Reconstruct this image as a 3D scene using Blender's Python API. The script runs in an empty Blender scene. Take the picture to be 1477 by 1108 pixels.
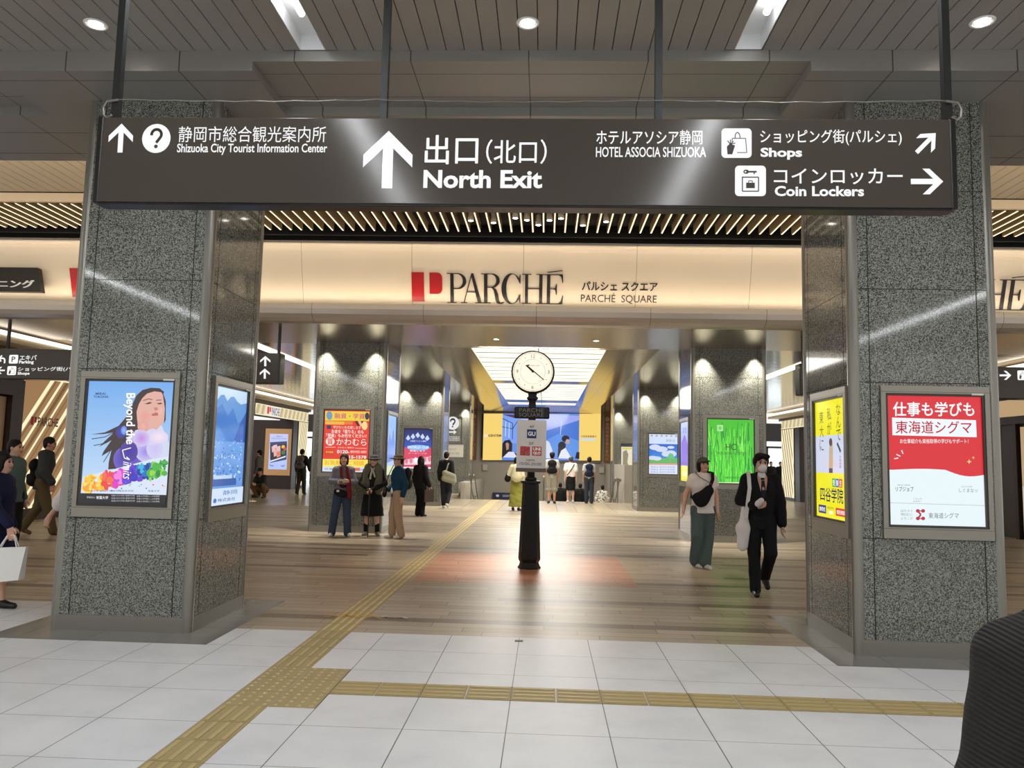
import bpy, math, random
import numpy as np
from mathutils import Vector, Matrix

SC = bpy.context.scene
COL = SC.collection
random.seed(7)

# ---------------------------------------------------------------- camera, world, exposure, area lights
F_PX, PITCH, ROLL, YAW, CAM_H = 1115.0, 0.0959964, 0.0223277, 0.0449055, 1.5753
def cam_axes():
    cy, sy = math.cos(YAW), math.sin(YAW)
    right = Vector((cy, sy, 0)); fwd = Vector((-sy, cy, 0)); up = Vector((0, 0, 1))
    f2 = fwd * math.cos(PITCH) + up * math.sin(PITCH)
    u2 = up * math.cos(PITCH) - fwd * math.sin(PITCH)
    return right * math.cos(ROLL) + u2 * math.sin(ROLL), u2 * math.cos(ROLL) - right * math.sin(ROLL), f2
ca, cb, cc = cam_axes()
cam_d = bpy.data.cameras.new('camera'); cam = bpy.data.objects.new('camera', cam_d); COL.objects.link(cam)
m3 = Matrix((ca, cb, -cc)).transposed()
cam.matrix_world = Matrix.Translation((0, 0, CAM_H)) @ m3.to_4x4()
cam_d.sensor_fit = 'HORIZONTAL'; cam_d.sensor_width = 36.0; cam_d.lens = F_PX * 36.0 / 1477.0
cam_d.clip_start = 0.05; cam_d.clip_end = 300
SC.camera = cam
SC.view_settings.view_transform = 'Standard'
SC.view_settings.look = 'None'
SC.view_settings.gamma = 1.0
SC.view_settings.use_curve_mapping = False
SC.view_settings.exposure = 0.12

wd = bpy.data.worlds.new('world'); SC.world = wd; wd.use_nodes = True
bg = wd.node_tree.nodes['Background']
bg.inputs[0].default_value = (1.0, 0.98, 0.95, 1); bg.inputs[1].default_value = 0.9

def lamp(name, kind, loc, energy, color=(1, 1, 1), size=None, size_y=None, target=None, spot=None, blend=0.5, radius=0.05):
    d = bpy.data.lights.new(name, kind); d.energy = energy; d.color = color
    if kind == 'AREA':
        d.shape = 'RECTANGLE'; d.size = size; d.size_y = size_y if size_y else size
    elif kind == 'SPOT':
        d.spot_size = math.radians(spot); d.spot_blend = blend; d.shadow_soft_size = radius
    else:
        d.shadow_soft_size = radius
    o = bpy.data.objects.new(name, d); COL.objects.link(o); o.location = loc
    if target is not None:
        o.rotation_euler = (Vector(target) - Vector(loc)).to_track_quat('-Z', 'Y').to_euler()
    return o

WARM = (1.0, 0.86, 0.68); NEUT = (1.0, 0.95, 0.88); COOL = (0.95, 0.98, 1.0)
XC = -0.2
# fluorescent troughs of the front hall ceiling (tubes are built with the ceiling)
TROUGHS = [(-2.04, 6.2, -9.0), (1.62, 6.2, -9.0), (-9.0, 6.2, -9.0), (8.6, 6.2, -9.0)]  # last two troughs are added out of view to light the sides
for tx, ty1, ty0 in TROUGHS:
    lamp('trough_light', 'AREA', (tx, (ty1 + ty0) / 2 - 0.3, 5.03), 195, COOL, 0.16, ty1 - ty0 - 0.8, target=(tx, (ty1 + ty0) / 2 - 0.3, 0))
# hidden cove strips: behind the beam, and in the lip under the fascia
lamp('beam_cove_light', 'AREA', (XC, 8.75, 4.95), 150, WARM, 26, 0.12, target=(XC, 10.2, 5.6))
lamp('fascia_cove_light', 'AREA', (XC, 13.26, 4.27), 55, (1.0, 0.87, 0.68), 28, 0.05, target=(XC, 13.36, 5.2))
lamp('fascia_top_light', 'AREA', (XC, 12.95, 5.42), 80, WARM, 28, 0.05, target=(XC, 13.30, 4.5))
# luminous ceiling of the square and the light lines of the side aisles
lamp('luminous_ceiling_light', 'AREA', (XC, 27.0, 4.04), 1000, NEUT, 2.9, 18.0, target=(XC, 27.0, 0))
for sx in (-6.3, 5.9):
    lamp('aisle_line_light', 'AREA', (sx, 25, 3.88), 420, NEUT, 0.2, 20, target=(sx, 25, 0))
for sx, dx in ((-10.0, -1), (9.6, 1)):
    lamp('aisle_cove_light', 'AREA', (sx, 25, 3.72), 160, WARM, 0.1, 24, target=(sx + dx * 1.0, 25, 3.55))

for py_ in (15.8, 24.9, 34.0):
    for pc in (-4.065, 3.695):
        for dx in (-.52, .52): lamp('column_spot', 'SPOT', (pc + dx, py_ - .15, 3.885), 330, (1.0, .93, .78), target=(pc + dx, py_ - .13, 0), spot=74, blend=0.95, radius=.02)
# ---------------------------------------------------------------- materials
def lin(v):
    v = v / 255.0
    return v / 12.92 if v <= 0.04045 else ((v + 0.055) / 1.055) ** 2.4
def rgb(r, g, b): return (lin(r), lin(g), lin(b), 1.0)
_M = {}
def new_mat(name):
    m = bpy.data.materials.new(name); m.use_nodes = True
    nt = m.node_tree; b = nt.nodes['Principled BSDF']
    return m, nt, b
def mat(name, col, rough=0.5, metal=0.0, coat=0.0, emit=0.0, spec=0.5, ecol=None):
    if name in _M: return _M[name]
    m, nt, b = new_mat(name)
    b.inputs['Base Color'].default_value = rgb(*col); b.inputs['Roughness'].default_value = rough
    b.inputs['Metallic'].default_value = metal; b.inputs['Coat Weight'].default_value = coat
    b.inputs['Specular IOR Level'].default_value = spec
    if emit:
        b.inputs['Emission Color'].default_value = rgb(*(ecol or col)); b.inputs['Emission Strength'].default_value = emit
    _M[name] = m
    return m
def N(nt, t, **kw):
    n = nt.nodes.new(t)
    for k, v in kw.items(): setattr(n, k, v)
    return n
def mathn(nt, op, a, b=None, c=None):
    n = nt.nodes.new('ShaderNodeMath'); n.operation = op
    for i, v in enumerate((a, b, c)):
        if v is None: continue
        if isinstance(v, (int, float)): n.inputs[i].default_value = v
        else: nt.links.new(v, n.inputs[i])
    return n.outputs[0]
def mixc(nt, fac, a, b):
    n = nt.nodes.new('ShaderNodeMix'); n.data_type = 'RGBA'
    for i, v in ((0, fac), (6, a), (7, b)):
        if isinstance(v, (int, float)): n.inputs[i].default_value = v
        elif isinstance(v, tuple): n.inputs[i].default_value = v
        else: nt.links.new(v, n.inputs[i])
    return n.outputs[2]
def ramp(nt, fac, stops):
    n = nt.nodes.new('ShaderNodeValToRGB'); nt.links.new(fac, n.inputs[0])
    e = n.color_ramp.elements
    while len(e) < len(stops): e.new(0.5)
    for el, (p, c) in zip(e, stops): el.position = p; el.color = c
    return n.outputs[0]
def coords(nt):
    g = nt.nodes.new('ShaderNodeNewGeometry'); s = nt.nodes.new('ShaderNodeSeparateXYZ')
    nt.links.new(g.outputs['Position'], s.inputs[0])
    return g.outputs['Position'], s.outputs[0], s.outputs[1], s.outputs[2]
def noise(nt, vec, scale, detail=3, rough=0.5):
    n = nt.nodes.new('ShaderNodeTexNoise'); n.inputs['Scale'].default_value = scale
    n.inputs['Detail'].default_value = detail; n.inputs['Roughness'].default_value = rough
    if vec is not None: nt.links.new(vec, n.inputs['Vector'])
    return n.outputs[0]
def gridline(nt, x, period, origin, half):
    """1 on a joint line of a repeating pattern"""
    t = mathn(nt, 'SUBTRACT', x, origin); t = mathn(nt, 'DIVIDE', t, period); t = mathn(nt, 'FRACT', t)
    t = mathn(nt, 'SUBTRACT', t, 0.5); t = mathn(nt, 'ABSOLUTE', t)
    return mathn(nt, 'GREATER_THAN', t, 0.5 - half / period)
def bump(nt, b, h, strength=0.2, dist=0.01):
    n = nt.nodes.new('ShaderNodeBump'); n.inputs['Strength'].default_value = strength; n.inputs['Distance'].default_value = dist
    nt.links.new(h, n.inputs['Height']); nt.links.new(n.outputs[0], b.inputs['Normal'])

def m_white_tile():
    m, nt, b = new_mat('white_floor_tile'); p, x, y, z = coords(nt)
    g = mathn(nt, 'MAXIMUM', gridline(nt, x, 0.6, XC, 0.0028), gridline(nt, y, 0.6, 6.42, 0.0022))
    n1 = noise(nt, p, 2.2, 6, 0.6)
    c = ramp(nt, n1, [(0.3, rgb(198, 199, 201)), (0.5, rgb(208, 209, 211)), (0.7, rgb(214, 215, 216))])
    c = mixc(nt, g, c, rgb(62, 62, 60)); nt.links.new(c, b.inputs['Base Color'])
    r = mathn(nt, 'MULTIPLY_ADD', n1, 0.15, 0.34); nt.links.new(r, b.inputs['Roughness'])
    return m
def m_gray_tile():
    m, nt, b = new_mat('grey_border_tile'); p, x, y, z = coords(nt)
    g = mathn(nt, 'MAXIMUM', gridline(nt, x, 0.6, XC, 0.0028), gridline(nt, y, 0.6, 6.42, 0.0025))
    c = mixc(nt, noise(nt, p, 3, 5), rgb(104, 103, 100), rgb(122, 121, 117))
    nt.links.new(mixc(nt, g, c, rgb(60, 60, 58)), b.inputs['Base Color']); b.inputs['Roughness'].default_value = 0.22
    return m
def m_beige_tile():
    m, nt, b = new_mat('beige_floor_tile'); p, x, y, z = coords(nt)
    g = mathn(nt, 'MAXIMUM', gridline(nt, x, 0.6, XC, 0.006), gridline(nt, y, 0.6, 6.42, 0.006))
    c = mixc(nt, noise(nt, p, 2, 4), rgb(172, 160, 138), rgb(186, 174, 150))
    nt.links.new(mixc(nt, g, c, rgb(120, 108, 90)), b.inputs['Base Color']); b.inputs['Roughness'].default_value = 0.25
    return m
def m_planks(name, tones, dark, roww=0.175, length=1.05):
    """floor boards laid along X: per-board tone, some whole rows darker, thin joints"""
    m, nt, b = new_mat(name); p, x, y, z = coords(nt)
    row = mathn(nt, 'FLOOR', mathn(nt, 'DIVIDE', y, roww))
    wn = nt.nodes.new('ShaderNodeTexWhiteNoise'); wn.noise_dimensions = '1D'; nt.links.new(row, wn.inputs['W'])
    xo = mathn(nt, 'MULTIPLY_ADD', wn.outputs['Value'], 3.7, x)
    colid = mathn(nt, 'FLOOR', mathn(nt, 'DIVIDE', xo, length))
    w2 = nt.nodes.new('ShaderNodeTexWhiteNoise'); w2.noise_dimensions = '2D'
    cv = nt.nodes.new('ShaderNodeCombineXYZ'); nt.links.new(row, cv.inputs[0]); nt.links.new(colid, cv.inputs[1])
    nt.links.new(cv.outputs[0], w2.inputs['Vector'])
    c = ramp(nt, w2.outputs['Value'], [(0.0, tones[0]), (0.5, tones[1]), (1.0, tones[2])])
    mp = nt.nodes.new('ShaderNodeMapping'); mp.inputs['Scale'].default_value = (1.3, 22, 1); nt.links.new(p, mp.inputs[0])
    gr = noise(nt, mp.outputs[0], 2.0, 5, 0.65)
    c = mixc(nt, mathn(nt, 'MULTIPLY', gr, 0.5), c, tones[0])
    # long dark runs: rare rows, only over part of their length
    run = noise(nt, None, 1.0, 1)
    cv2 = nt.nodes.new('ShaderNodeCombineXYZ'); nt.links.new(mathn(nt, 'MULTIPLY', x, 0.16), cv2.inputs[0]); nt.links.new(mathn(nt, 'MULTIPLY', row, 7.31), cv2.inputs[1])
    nn = nt.nodes.new('ShaderNodeTexNoise'); nn.inputs['Scale'].default_value = 1; nn.inputs['Detail'].default_value = 0; nt.links.new(cv2.outputs[0], nn.inputs['Vector'])
    dk = mathn(nt, 'MULTIPLY', mathn(nt, 'GREATER_THAN', wn.outputs['Value'], 0.76), mathn(nt, 'GREATER_THAN', nn.outputs[0], 0.46))
    c = mixc(nt, mathn(nt, 'MULTIPLY', dk, 0.9), c, dark)
    j = mathn(nt, 'MAXIMUM', gridline(nt, y, roww, 0, 0.0035), gridline(nt, xo, length, 0, 0.003))
    c = mixc(nt, mathn(nt, 'MULTIPLY', j, 0.9), c, rgb(70, 55, 42))
    nt.links.new(c, b.inputs['Base Color']); b.inputs['Roughness'].default_value = 0.38; b.inputs['Specular IOR Level'].default_value = .34
    return m
def m_granite():
    m, nt, b = new_mat('polished_granite'); p, x, y, z = coords(nt)
    v = nt.nodes.new('ShaderNodeTexVoronoi'); v.inputs['Scale'].default_value = 135; nt.links.new(p, v.inputs['Vector'])
    s = nt.nodes.new('ShaderNodeSeparateColor'); nt.links.new(v.outputs['Color'], s.inputs[0])
    f = mathn(nt, 'MULTIPLY_ADD', noise(nt, p, 95, 2), 0.9, mathn(nt, 'MULTIPLY', s.outputs[0], 0.55))
    c = ramp(nt, f, [(0.42, rgb(34, 36, 35)), (0.6, rgb(78, 80, 76)), (0.76, rgb(114, 116, 109)), (0.95, rgb(150, 151, 141))])
    nt.links.new(c, b.inputs['Base Color']); b.inputs['Roughness'].default_value = 0.06
    return m
def m_panel(name, col, rough, metal, px=None, ox=0.0, py=None, oy=0.0, half=0.004, wave=0.0, joint=(45, 42, 38)):
    """metal ceiling panels with dark joints every px along X and py along Y"""
    m, nt, b = new_mat(name); p, x, y, z = coords(nt); g = None
    if px: g = gridline(nt, x, px, ox, half)
    if py:
        g2 = gridline(nt, y, py, oy, half); g = mathn(nt, 'MAXIMUM', g, g2) if g is not None else g2
    base = mixc(nt, noise(nt, p, 0.7, 2), rgb(*[max(0, v - 6) for v in col]), rgb(*[min(255, v + 6) for v in col]))
    nt.links.new(mixc(nt, mathn(nt, 'MULTIPLY', g, 0.8), base, rgb(*joint)) if g is not None else base, b.inputs['Base Color'])
    b.inputs['Roughness'].default_value = rough; b.inputs['Metallic'].default_value = metal
    if wave:
        cvx = nt.nodes.new('ShaderNodeMapping'); cvx.inputs['Scale'].default_value = (0.5, 3.2, 1); nt.links.new(p, cvx.inputs[0])
        bump(nt, b, noise(nt, cvx.outputs[0], 1.2, 1), wave, 0.02)
    return m
def m_attr(name, strength=1.0, gloss=True, lit=True):
    """printed film: colour from the face colours of the artwork; lit prints are back-lit light boxes"""
    m, nt, b = new_mat(name)
    a = nt.nodes.new('ShaderNodeAttribute'); a.attribute_name = 'Col'
    if lit:
        b.inputs['Base Color'].default_value = (0.02, 0.02, 0.02, 1)
        nt.links.new(a.outputs['Color'], b.inputs['Emission Color']); b.inputs['Emission Strength'].default_value = strength
    else:
        nt.links.new(a.outputs['Color'], b.inputs['Base Color'])
    b.inputs['Roughness'].default_value = 0.08 if gloss else 0.5
    return m

# ---------------------------------------------------------------- mesh building
class MB:
    def __init__(self): self.v = []; self.f = []; self.mi = []; self.fc = []; self.m = 0; self.c = (1, 1, 1, 1)
    def face(self, idx): self.f.append(tuple(idx)); self.mi.append(self.m); self.fc.append(self.c)
    def poly(self, pts):
        n = len(self.v); self.v += [tuple(p) for p in pts]; self.face(range(n, n + len(pts))); return self
    def raw(self, vs, fs):
        n = len(self.v); self.v += [tuple(map(float, p)) for p in vs]
        for f in fs: self.face([i + n for i in f])
        return self
    def box(self, lo, hi):
        x0, y0, z0 = lo; x1, y1, z1 = hi
        return self.raw([(x0,y0,z0),(x1,y0,z0),(x1,y1,z0),(x0,y1,z0),(x0,y0,z1),(x1,y0,z1),(x1,y1,z1),(x0,y1,z1)],
                        [(3,2,1,0),(4,5,6,7),(0,1,5,4),(1,2,6,5),(2,3,7,6),(3,0,4,7)])
    def bar(self, a, b, w, h, up=(0, 0, 1)):
        """rectangular bar from a to b"""
        a = Vector(a); b = Vector(b); d = (b - a).normalized(); s = d.cross(Vector(up))
        if s.length < 1e-5: s = d.cross(Vector((0, 1, 0)))
        s.normalize(); u = s.cross(d).normalized(); s *= w / 2; u *= h / 2
        return self.raw([a-s-u, a+s-u, a+s+u, a-s+u, b-s-u, b+s-u, b+s+u, b-s+u],
                        [(0,1,2,3),(7,6,5,4),(1,0,4,5),(2,1,5,6),(3,2,6,7),(0,3,7,4)])
    def prism(self, pts, o, ux, uy, depth):
        """2-D outline extruded by depth along ux x uy"""
        o = Vector(o); ux = Vector(ux); uy = Vector(uy); n = ux.cross(uy).normalized() * depth; k = len(pts)
        A = [o + ux * p[0] + uy * p[1] for p in pts]; B = [a + n for a in A]
        self.raw(A + B, [tuple(range(k - 1, -1, -1)), tuple(range(k, 2 * k))] + [(i, (i + 1) % k, k + (i + 1) % k, k + i) for i in range(k)])
        return self
    def tube(self, pts, r, n=8, cap=True):
        pts = [Vector(p) for p in pts]; rings = []; rs = r if isinstance(r, (list, tuple)) else [r] * len(pts)
        prev = None
        for i, p in enumerate(pts):
            d = (pts[min(i + 1, len(pts) - 1)] - pts[max(i - 1, 0)]).normalized()
            s = prev - d * prev.dot(d) if prev is not None else d.cross(Vector((0, 0, 1)) if abs(d.z) < 0.9 else Vector((1, 0, 0)))
            s.normalize(); prev = s; u = d.cross(s)
            rings.append([p + (s * math.cos(2 * math.pi * k / n) + u * math.sin(2 * math.pi * k / n)) * rs[i] for k in range(n)])
        vs = [q for ring in rings for q in ring]; fs = []
        for i in range(len(rings) - 1):
            for k in range(n): fs.append((i*n+k, i*n+(k+1)%n, (i+1)*n+(k+1)%n, (i+1)*n+k))
        if cap: fs += [tuple(range(n - 1, -1, -1)), tuple(range((len(rings)-1)*n, len(rings)*n))]
        return self.raw(vs, fs)
    def lathe(self, prof, o, n=24, axis='z', squash=1.0):
        vs = []; fs = []
        for r, h in prof:
            for k in range(n):
                a = 2 * math.pi * k / n; x, y = r * math.cos(a), r * math.sin(a) * squash
                vs.append((o[0]+x, o[1]+y, o[2]+h) if axis == 'z' else (o[0]+x, o[1]-h, o[2]+y) if axis == 'y' else (o[0]+h, o[1]+x, o[2]+y))
        for i in range(len(prof) - 1):
            for k in range(n): fs.append((i*n+k, i*n+(k+1)%n, (i+1)*n+(k+1)%n, (i+1)*n+k))
        fs += [tuple(range(n - 1, -1, -1)), tuple(range((len(prof)-1)*n, len(prof)*n))]
        return self.raw(vs, fs)
    def ball(self, c, r, n=12, m=8):
        rx, ry, rz = r if isinstance(r, (tuple, list)) else (r, r, r); vs = []; fs = []
        for i in range(1, m):
            t = math.pi * i / m
            for k in range(n):
                a = 2 * math.pi * k / n
                vs.append((c[0]+rx*math.sin(t)*math.cos(a), c[1]+ry*math.sin(t)*math.sin(a), c[2]+rz*math.cos(t)))
        top = len(vs); vs += [(c[0], c[1], c[2]+rz), (c[0], c[1], c[2]-rz)]
        for i in range(m - 2):
            for k in range(n): fs.append((i*n+k, (i+1)*n+k, (i+1)*n+(k+1)%n, i*n+(k+1)%n))
        for k in range(n): fs += [(top, k, (k+1)%n), (top+1, (m-2)*n+(k+1)%n, (m-2)*n+k)]
        return self.raw(vs, fs)
    def build(self, name, mats, parent=None, smooth=False, bevel=0.0, auto=None):
        me = bpy.data.meshes.new(name); me.from_pydata(self.v, [], self.f)
        for m in (mats if isinstance(mats, (list, tuple)) else [mats]): me.materials.append(m)
        me.polygons.foreach_set('material_index', self.mi)
        if any(c != (1, 1, 1, 1) for c in self.fc):
            at = me.color_attributes.new('Col', 'FLOAT_COLOR', 'CORNER')
            buf = np.ones((len(me.loops), 4), np.float32); k = 0
            for f, c in zip(self.f, self.fc): buf[k:k + len(f)] = c; k += len(f)
            at.data.foreach_set('color', buf.ravel())
        if smooth: me.polygons.foreach_set('use_smooth', [True] * len(self.f))
        me.update()
        o = bpy.data.objects.new(name, me); COL.objects.link(o)
        if bevel:
            bv = o.modifiers.new('bevel', 'BEVEL'); bv.width = bevel; bv.segments = 2; bv.limit_method = 'ANGLE'
        if parent is not None:
            o.parent = parent; o.matrix_parent_inverse = Matrix.Translation(-Vector(parent.location)) if parent.rotation_euler.z == 0 else Matrix.Identity(4)
        return o

def tag(o, label, cat=None, group=None, kind=None):
    if label: o['label'] = label
    if cat: o['category'] = cat
    if group: o['group'] = group
    if kind: o['kind'] = kind
    return o
def struct(o, label=None):
    o['kind'] = 'structure'
    if label: o['label'] = label; 
    return o
def thing(name, loc, label, cat, group=None, rz=0.0):
    o = bpy.data.objects.new(name, None); COL.objects.link(o); o.location = loc; o.rotation_euler = (0, 0, rz)
    o.empty_display_size = 0.1
    return tag(o, label, cat, group)

# ---------------------------------------------------------------- lettering
_T = {}
def text_geo(s, bold=0.0, shear=0.0):
    k = (s, bold, shear)
    if k not in _T:
        cu = bpy.data.curves.new('t', 'FONT'); cu.body = s; cu.resolution_u = 3; cu.offset = bold; cu.shear = shear
        o = bpy.data.objects.new('t', cu); COL.objects.link(o)
        dg = bpy.context.evaluated_depsgraph_get(); me = o.evaluated_get(dg).to_mesh()
        vs = np.array([v.co[:2] for v in me.vertices]) if len(me.vertices) else np.zeros((0, 2))
        fs = [tuple(p.vertices) for p in me.polygons]
        o.evaluated_get(dg).to_mesh_clear(); bpy.data.objects.remove(o); bpy.data.curves.remove(cu)
        if len(vs):
            lo, hi = vs.min(0), vs.max(0); vs = (vs - lo) / np.maximum(hi - lo, 1e-6)
        _T[k] = (vs, fs)
    return _T[k]

def homography(quad):
    """photo-crop pixels (tl, tr, br, bl) -> unit square (u right, v down)"""
    A = []; B = []
    for (x, y), (u, v) in zip(quad, ((0, 0), (1, 0), (1, 1), (0, 1))):
        A += [[x, y, 1, 0, 0, 0, -u * x, -u * y], [0, 0, 0, x, y, 1, -v * x, -v * y]]; B += [u, v]
    h = np.linalg.solve(np.array(A, float), np.array(B, float)); return np.append(h, 1).reshape(3, 3)

class Board:
    """flat artwork on a real board: o = top-left corner, ux = right, uz = down (world vectors spanning it)"""
    def __init__(self, o, ux, dn, step=0.0001, quad=None):
        self.o = Vector(o); self.ux = Vector(ux); self.dn = Vector(dn); self.n = self.dn.cross(self.ux).normalized()
        self.k = 0; self.step = step; self.clamp = False; self.mb = MB(); self.H = homography(quad) if quad else None
        self.wh = (self.ux.length, self.dn.length)
    def uv(self, x, y):
        if self.H is None: return (x, y)
        p = self.H @ np.array([x, y, 1.0]); return (p[0] / p[2], p[1] / p[2])
    def P(self, x, y):
        u, v = self.uv(x, y)
        if self.clamp: u, v = min(max(u, 0), 1), min(max(v, 0), 1)
        return self.o + self.ux * u + self.dn * v + self.n * (self.k * self.step)
    def layer(self): self.k += 1
    def poly(self, pts, col):
        self.layer(); self.mb.c = rgb(*col); self.mb.poly([self.P(*p) for p in pts][::-1]); return self
    def rect(self, x0, y0, x1, y1, col): return self.poly([(x0, y0), (x1, y0), (x1, y1), (x0, y1)], col)
    def ell(self, cx, cy, rx, ry, col, n=20, a0=0, a1=360):
        return self.poly([(cx + rx * math.cos(math.radians(a0 + (a1 - a0) * i / n)), cy + ry * math.sin(math.radians(a0 + (a1 - a0) * i / n))) for i in range(n + (a1 - a0 != 360))], col)
    def line(self, pts, w, col):
        self.layer(); self.mb.c = rgb(*col)
        for (x0, y0), (x1, y1) in zip(pts, pts[1:]):
            L = math.hypot(x1 - x0, y1 - y0) or 1; nx, ny = -(y1 - y0) / L * w / 2, (x1 - x0) / L * w / 2
            self.mb.poly([self.P(x0 + nx, y0 + ny), self.P(x1 + nx, y1 + ny), self.P(x1 - nx, y1 - ny), self.P(x0 - nx, y0 - ny)])
        return self
    def glow(self, cx, cy, rx, ry, cout, cin, steps=7, soft=.5):
        for i in range(steps):
            t = i / (steps - 1); k = 1 - .85 * t; self.ell(cx, cy, rx * k, ry * k, tuple(a + (b - a) * (t * soft + .1) for a, b in zip(cout, cin)), 22)
        return self
    def grad(self, x0, y0, x1, y1, ctop, cbot, n=24):
        self.layer()
        for i in range(n):
            t = (i + .5) / n; self.mb.c = rgb(*[a + (b - a) * t for a, b in zip(ctop, cbot)])
            ya, yb = y0 + (y1 - y0) * i / n, y0 + (y1 - y0) * (i + 1) / n
            self.mb.poly([self.P(x0, yb), self.P(x1, yb), self.P(x1, ya), self.P(x0, ya)])
        return self
    def text(self, s, x0, y0, x1, y1, col, bold=0.0, rot=False, shear=0.0, tr=None):
        """fit the words into the box; rot: reading downwards"""
        cjk = any(ord(ch) > 0x2E80 for ch in s)
        if cjk and bold > .008 and tr is None:      # heavier strokes: the same glyphs laid side by side
            e = bold * .62 * ((y1 - y0) if not rot else (x1 - x0)); e = abs(e)
            self.layer()
            for dx, dy in ((-e, 0), (e, 0), (0, -e), (0, e), (0, 0)): self.k -= 1; self.text(s, x0 + dx, y0 + dy, x1 + dx, y1 + dy, col, 0, rot, shear, True)
            return self
        if cjk: bold = 0.0
        self.layer(); self.mb.c = rgb(*col); vs, fs = text_geo(s, bold, shear)
        if rot: P = [self.P(x0 + (x1 - x0) * v[1], y0 + (y1 - y0) * v[0]) for v in vs]
        else: P = [self.P(x0 + (x1 - x0) * v[0], y1 + (y0 - y1) * v[1]) for v in vs]
        self.mb.raw(P, fs); return self
    def stack(self, s, x0, y0, x1, y1, col, bold=0.0):
        n = len(s); h = (y1 - y0) / n
        for i, ch in enumerate(s):
            if ch != ' ': self.text(ch, x0, y0 + h * (i + .06), x1, y0 + h * (i + .94), col, bold)
        return self
    def flush(self, name, m, parent):
        if self.mb.f: self.mb.build(name, m, parent); self.mb = MB()
    def build(self, name, m, parent=None): return self.mb.build(name, m, parent)
LIT = m_attr('lit_print', .93); LIT_DIM = m_attr('lit_print_soft', 0.74); PRINT = m_attr('plain_print', lit=False, gloss=False); SCREEN = m_attr('screen_picture', .9)
# ================================================================ THE SETTING
STEEL = mat('brushed_steel', (150, 147, 138), 0.32, 1.0)
STEEL_D = mat('dark_steel', (138, 135, 127), 0.3, 0.75)
BLACK = mat('black_void', (10, 10, 10), 0.8)
CREAM = mat('cream_panel', (226, 208, 178), 0.45)
DARKB = mat('dark_brown_cladding', (48, 30, 22), 0.4)
WALLG = mat('grey_wall', (150, 144, 132), 0.5)
GRAN = m_granite()
W_TILE = m_white_tile(); G_TILE = m_gray_tile(); B_TILE = m_beige_tile()
WOOD = m_planks('wood_floor', (rgb(152, 138, 118), rgb(171, 157, 136), rgb(185, 171, 151)), rgb(116, 103, 88))
WOODR = m_planks('reddish_wood_floor', (rgb(168, 118, 92), rgb(184, 132, 105), rgb(194, 144, 116)), rgb(168, 118, 92))

# floor: white tiles in front, boards in the square, beige tiles before the stairs
fl = MB()
def fq(m, x0, y0, x1, y1, z=0.0): fl.m = m; fl.poly([(x0, y0, z), (x1, y0, z), (x1, y1, z), (x0, y1, z)])
PL, PR = (-4.65, -2.75), (2.34, 4.24)
fq(0, -16, -10, 16, 6.4)
for a, b in ((-16, PL[0]), (PL[1], PR[0]), (PR[1], 16)):
    y = 7.02 if a == PL[1] else 7.95
    fq(0, a, 6.4, b, y)
for a, b in (PL, PR): fq(1, a, 6.4, b, 8.38)
fq(2, PL[1], 7.02, PR[0], 8.38); fq(2, -16, 7.95, PL[0], 8.38); fq(2, PR[1], 7.95, 16, 8.38)
MX0, MX1, MY0, MY1 = -1.68, 1.2, 9.9, 13.1
fq(2, -16, 8.38, 16, MY0); fq(2, -16, MY0, MX0, MY1); fq(3, MX0, MY0, MX1, MY1); fq(2, MX1, MY0, 16, MY1)
fq(2, -16, MY1, 16, 23.4); fq(4, -16, 23.4, 16, 29.6)
fq(4, -16, 29.6, -3.05, 46); fq(4, 3.0, 29.6, 16, 46)
floor = struct(fl.build('floor', [W_TILE, G_TILE, WOOD, WOODR, B_TILE]), 'white tiled floor changing to boards and beige tiles')

# stairs going down at the far end, with side walls
st = MB()
for i in range(18): st.box((-3.05, 29.6 + i * 0.3, -3.2), (3.0, 29.9 + i * 0.3, -0.16 * (i + 1)))
st.box((-3.05, 35.0, -3.2), (3.0, 39.0, -2.9))
struct(st.build('floor_stair_flight', B_TILE), 'flight of steps going down at the far end')

# yellow tactile paving
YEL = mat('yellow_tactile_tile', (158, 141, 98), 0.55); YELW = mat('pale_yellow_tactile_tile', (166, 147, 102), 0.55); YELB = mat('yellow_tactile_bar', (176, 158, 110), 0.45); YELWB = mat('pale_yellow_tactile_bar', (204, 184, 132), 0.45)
def tactile_run(mb, x0, y0, nx, ny, along, m):
    mb.m = m
    for i in range(nx):
        for j in range(ny):
            a, b = x0 + i * 0.3, y0 + j * 0.3
            mb.m = m; mb.box((a + .003, b + .003, 0.0), (a + .297, b + .297, 0.0035))
            mb.m = m + 2
            for k in range(4):
                t = 0.0375 + 0.075 * k
                if along == 'y': mb.box((a + t - .013, b + .015, .0035), (a + t + .013, b + .285, .008))
                elif along == 'x': mb.box((a + .015, b + t - .013, .0035), (a + .285, b + t + .013, .008))
                else:
                    for q in range(4):
                        u = 0.0375 + 0.075 * q
                        mb.raw([(a+t-.012, b+u-.012, .0035), (a+t+.012, b+u-.012, .0035), (a+t+.012, b+u+.012, .0035), (a+t-.012, b+u+.012, .0035),
                                (a+t-.007, b+u-.007, .008), (a+t+.007, b+u-.007, .008), (a+t+.007, b+u+.007, .008), (a+t-.007, b+u+.007, .008)],
                               [(4,5,6,7), (0,1,5,4), (1,2,6,5), (2,3,7,6), (3,0,4,7)])
tp = MB()
tactile_run(tp, -2.0, 5.82 - 0.3 * 24, 1, 21, 'y', 0)
tactile_run(tp, -2.0, 4.92, 2, 3, 'd', 0)
tactile_run(tp, -2.0, 5.82, 1, 4, 'y', 0)
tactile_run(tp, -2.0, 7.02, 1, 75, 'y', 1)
tactile_run(tp, -1.4, 5.22, 26, 1, 'x', 0)
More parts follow.
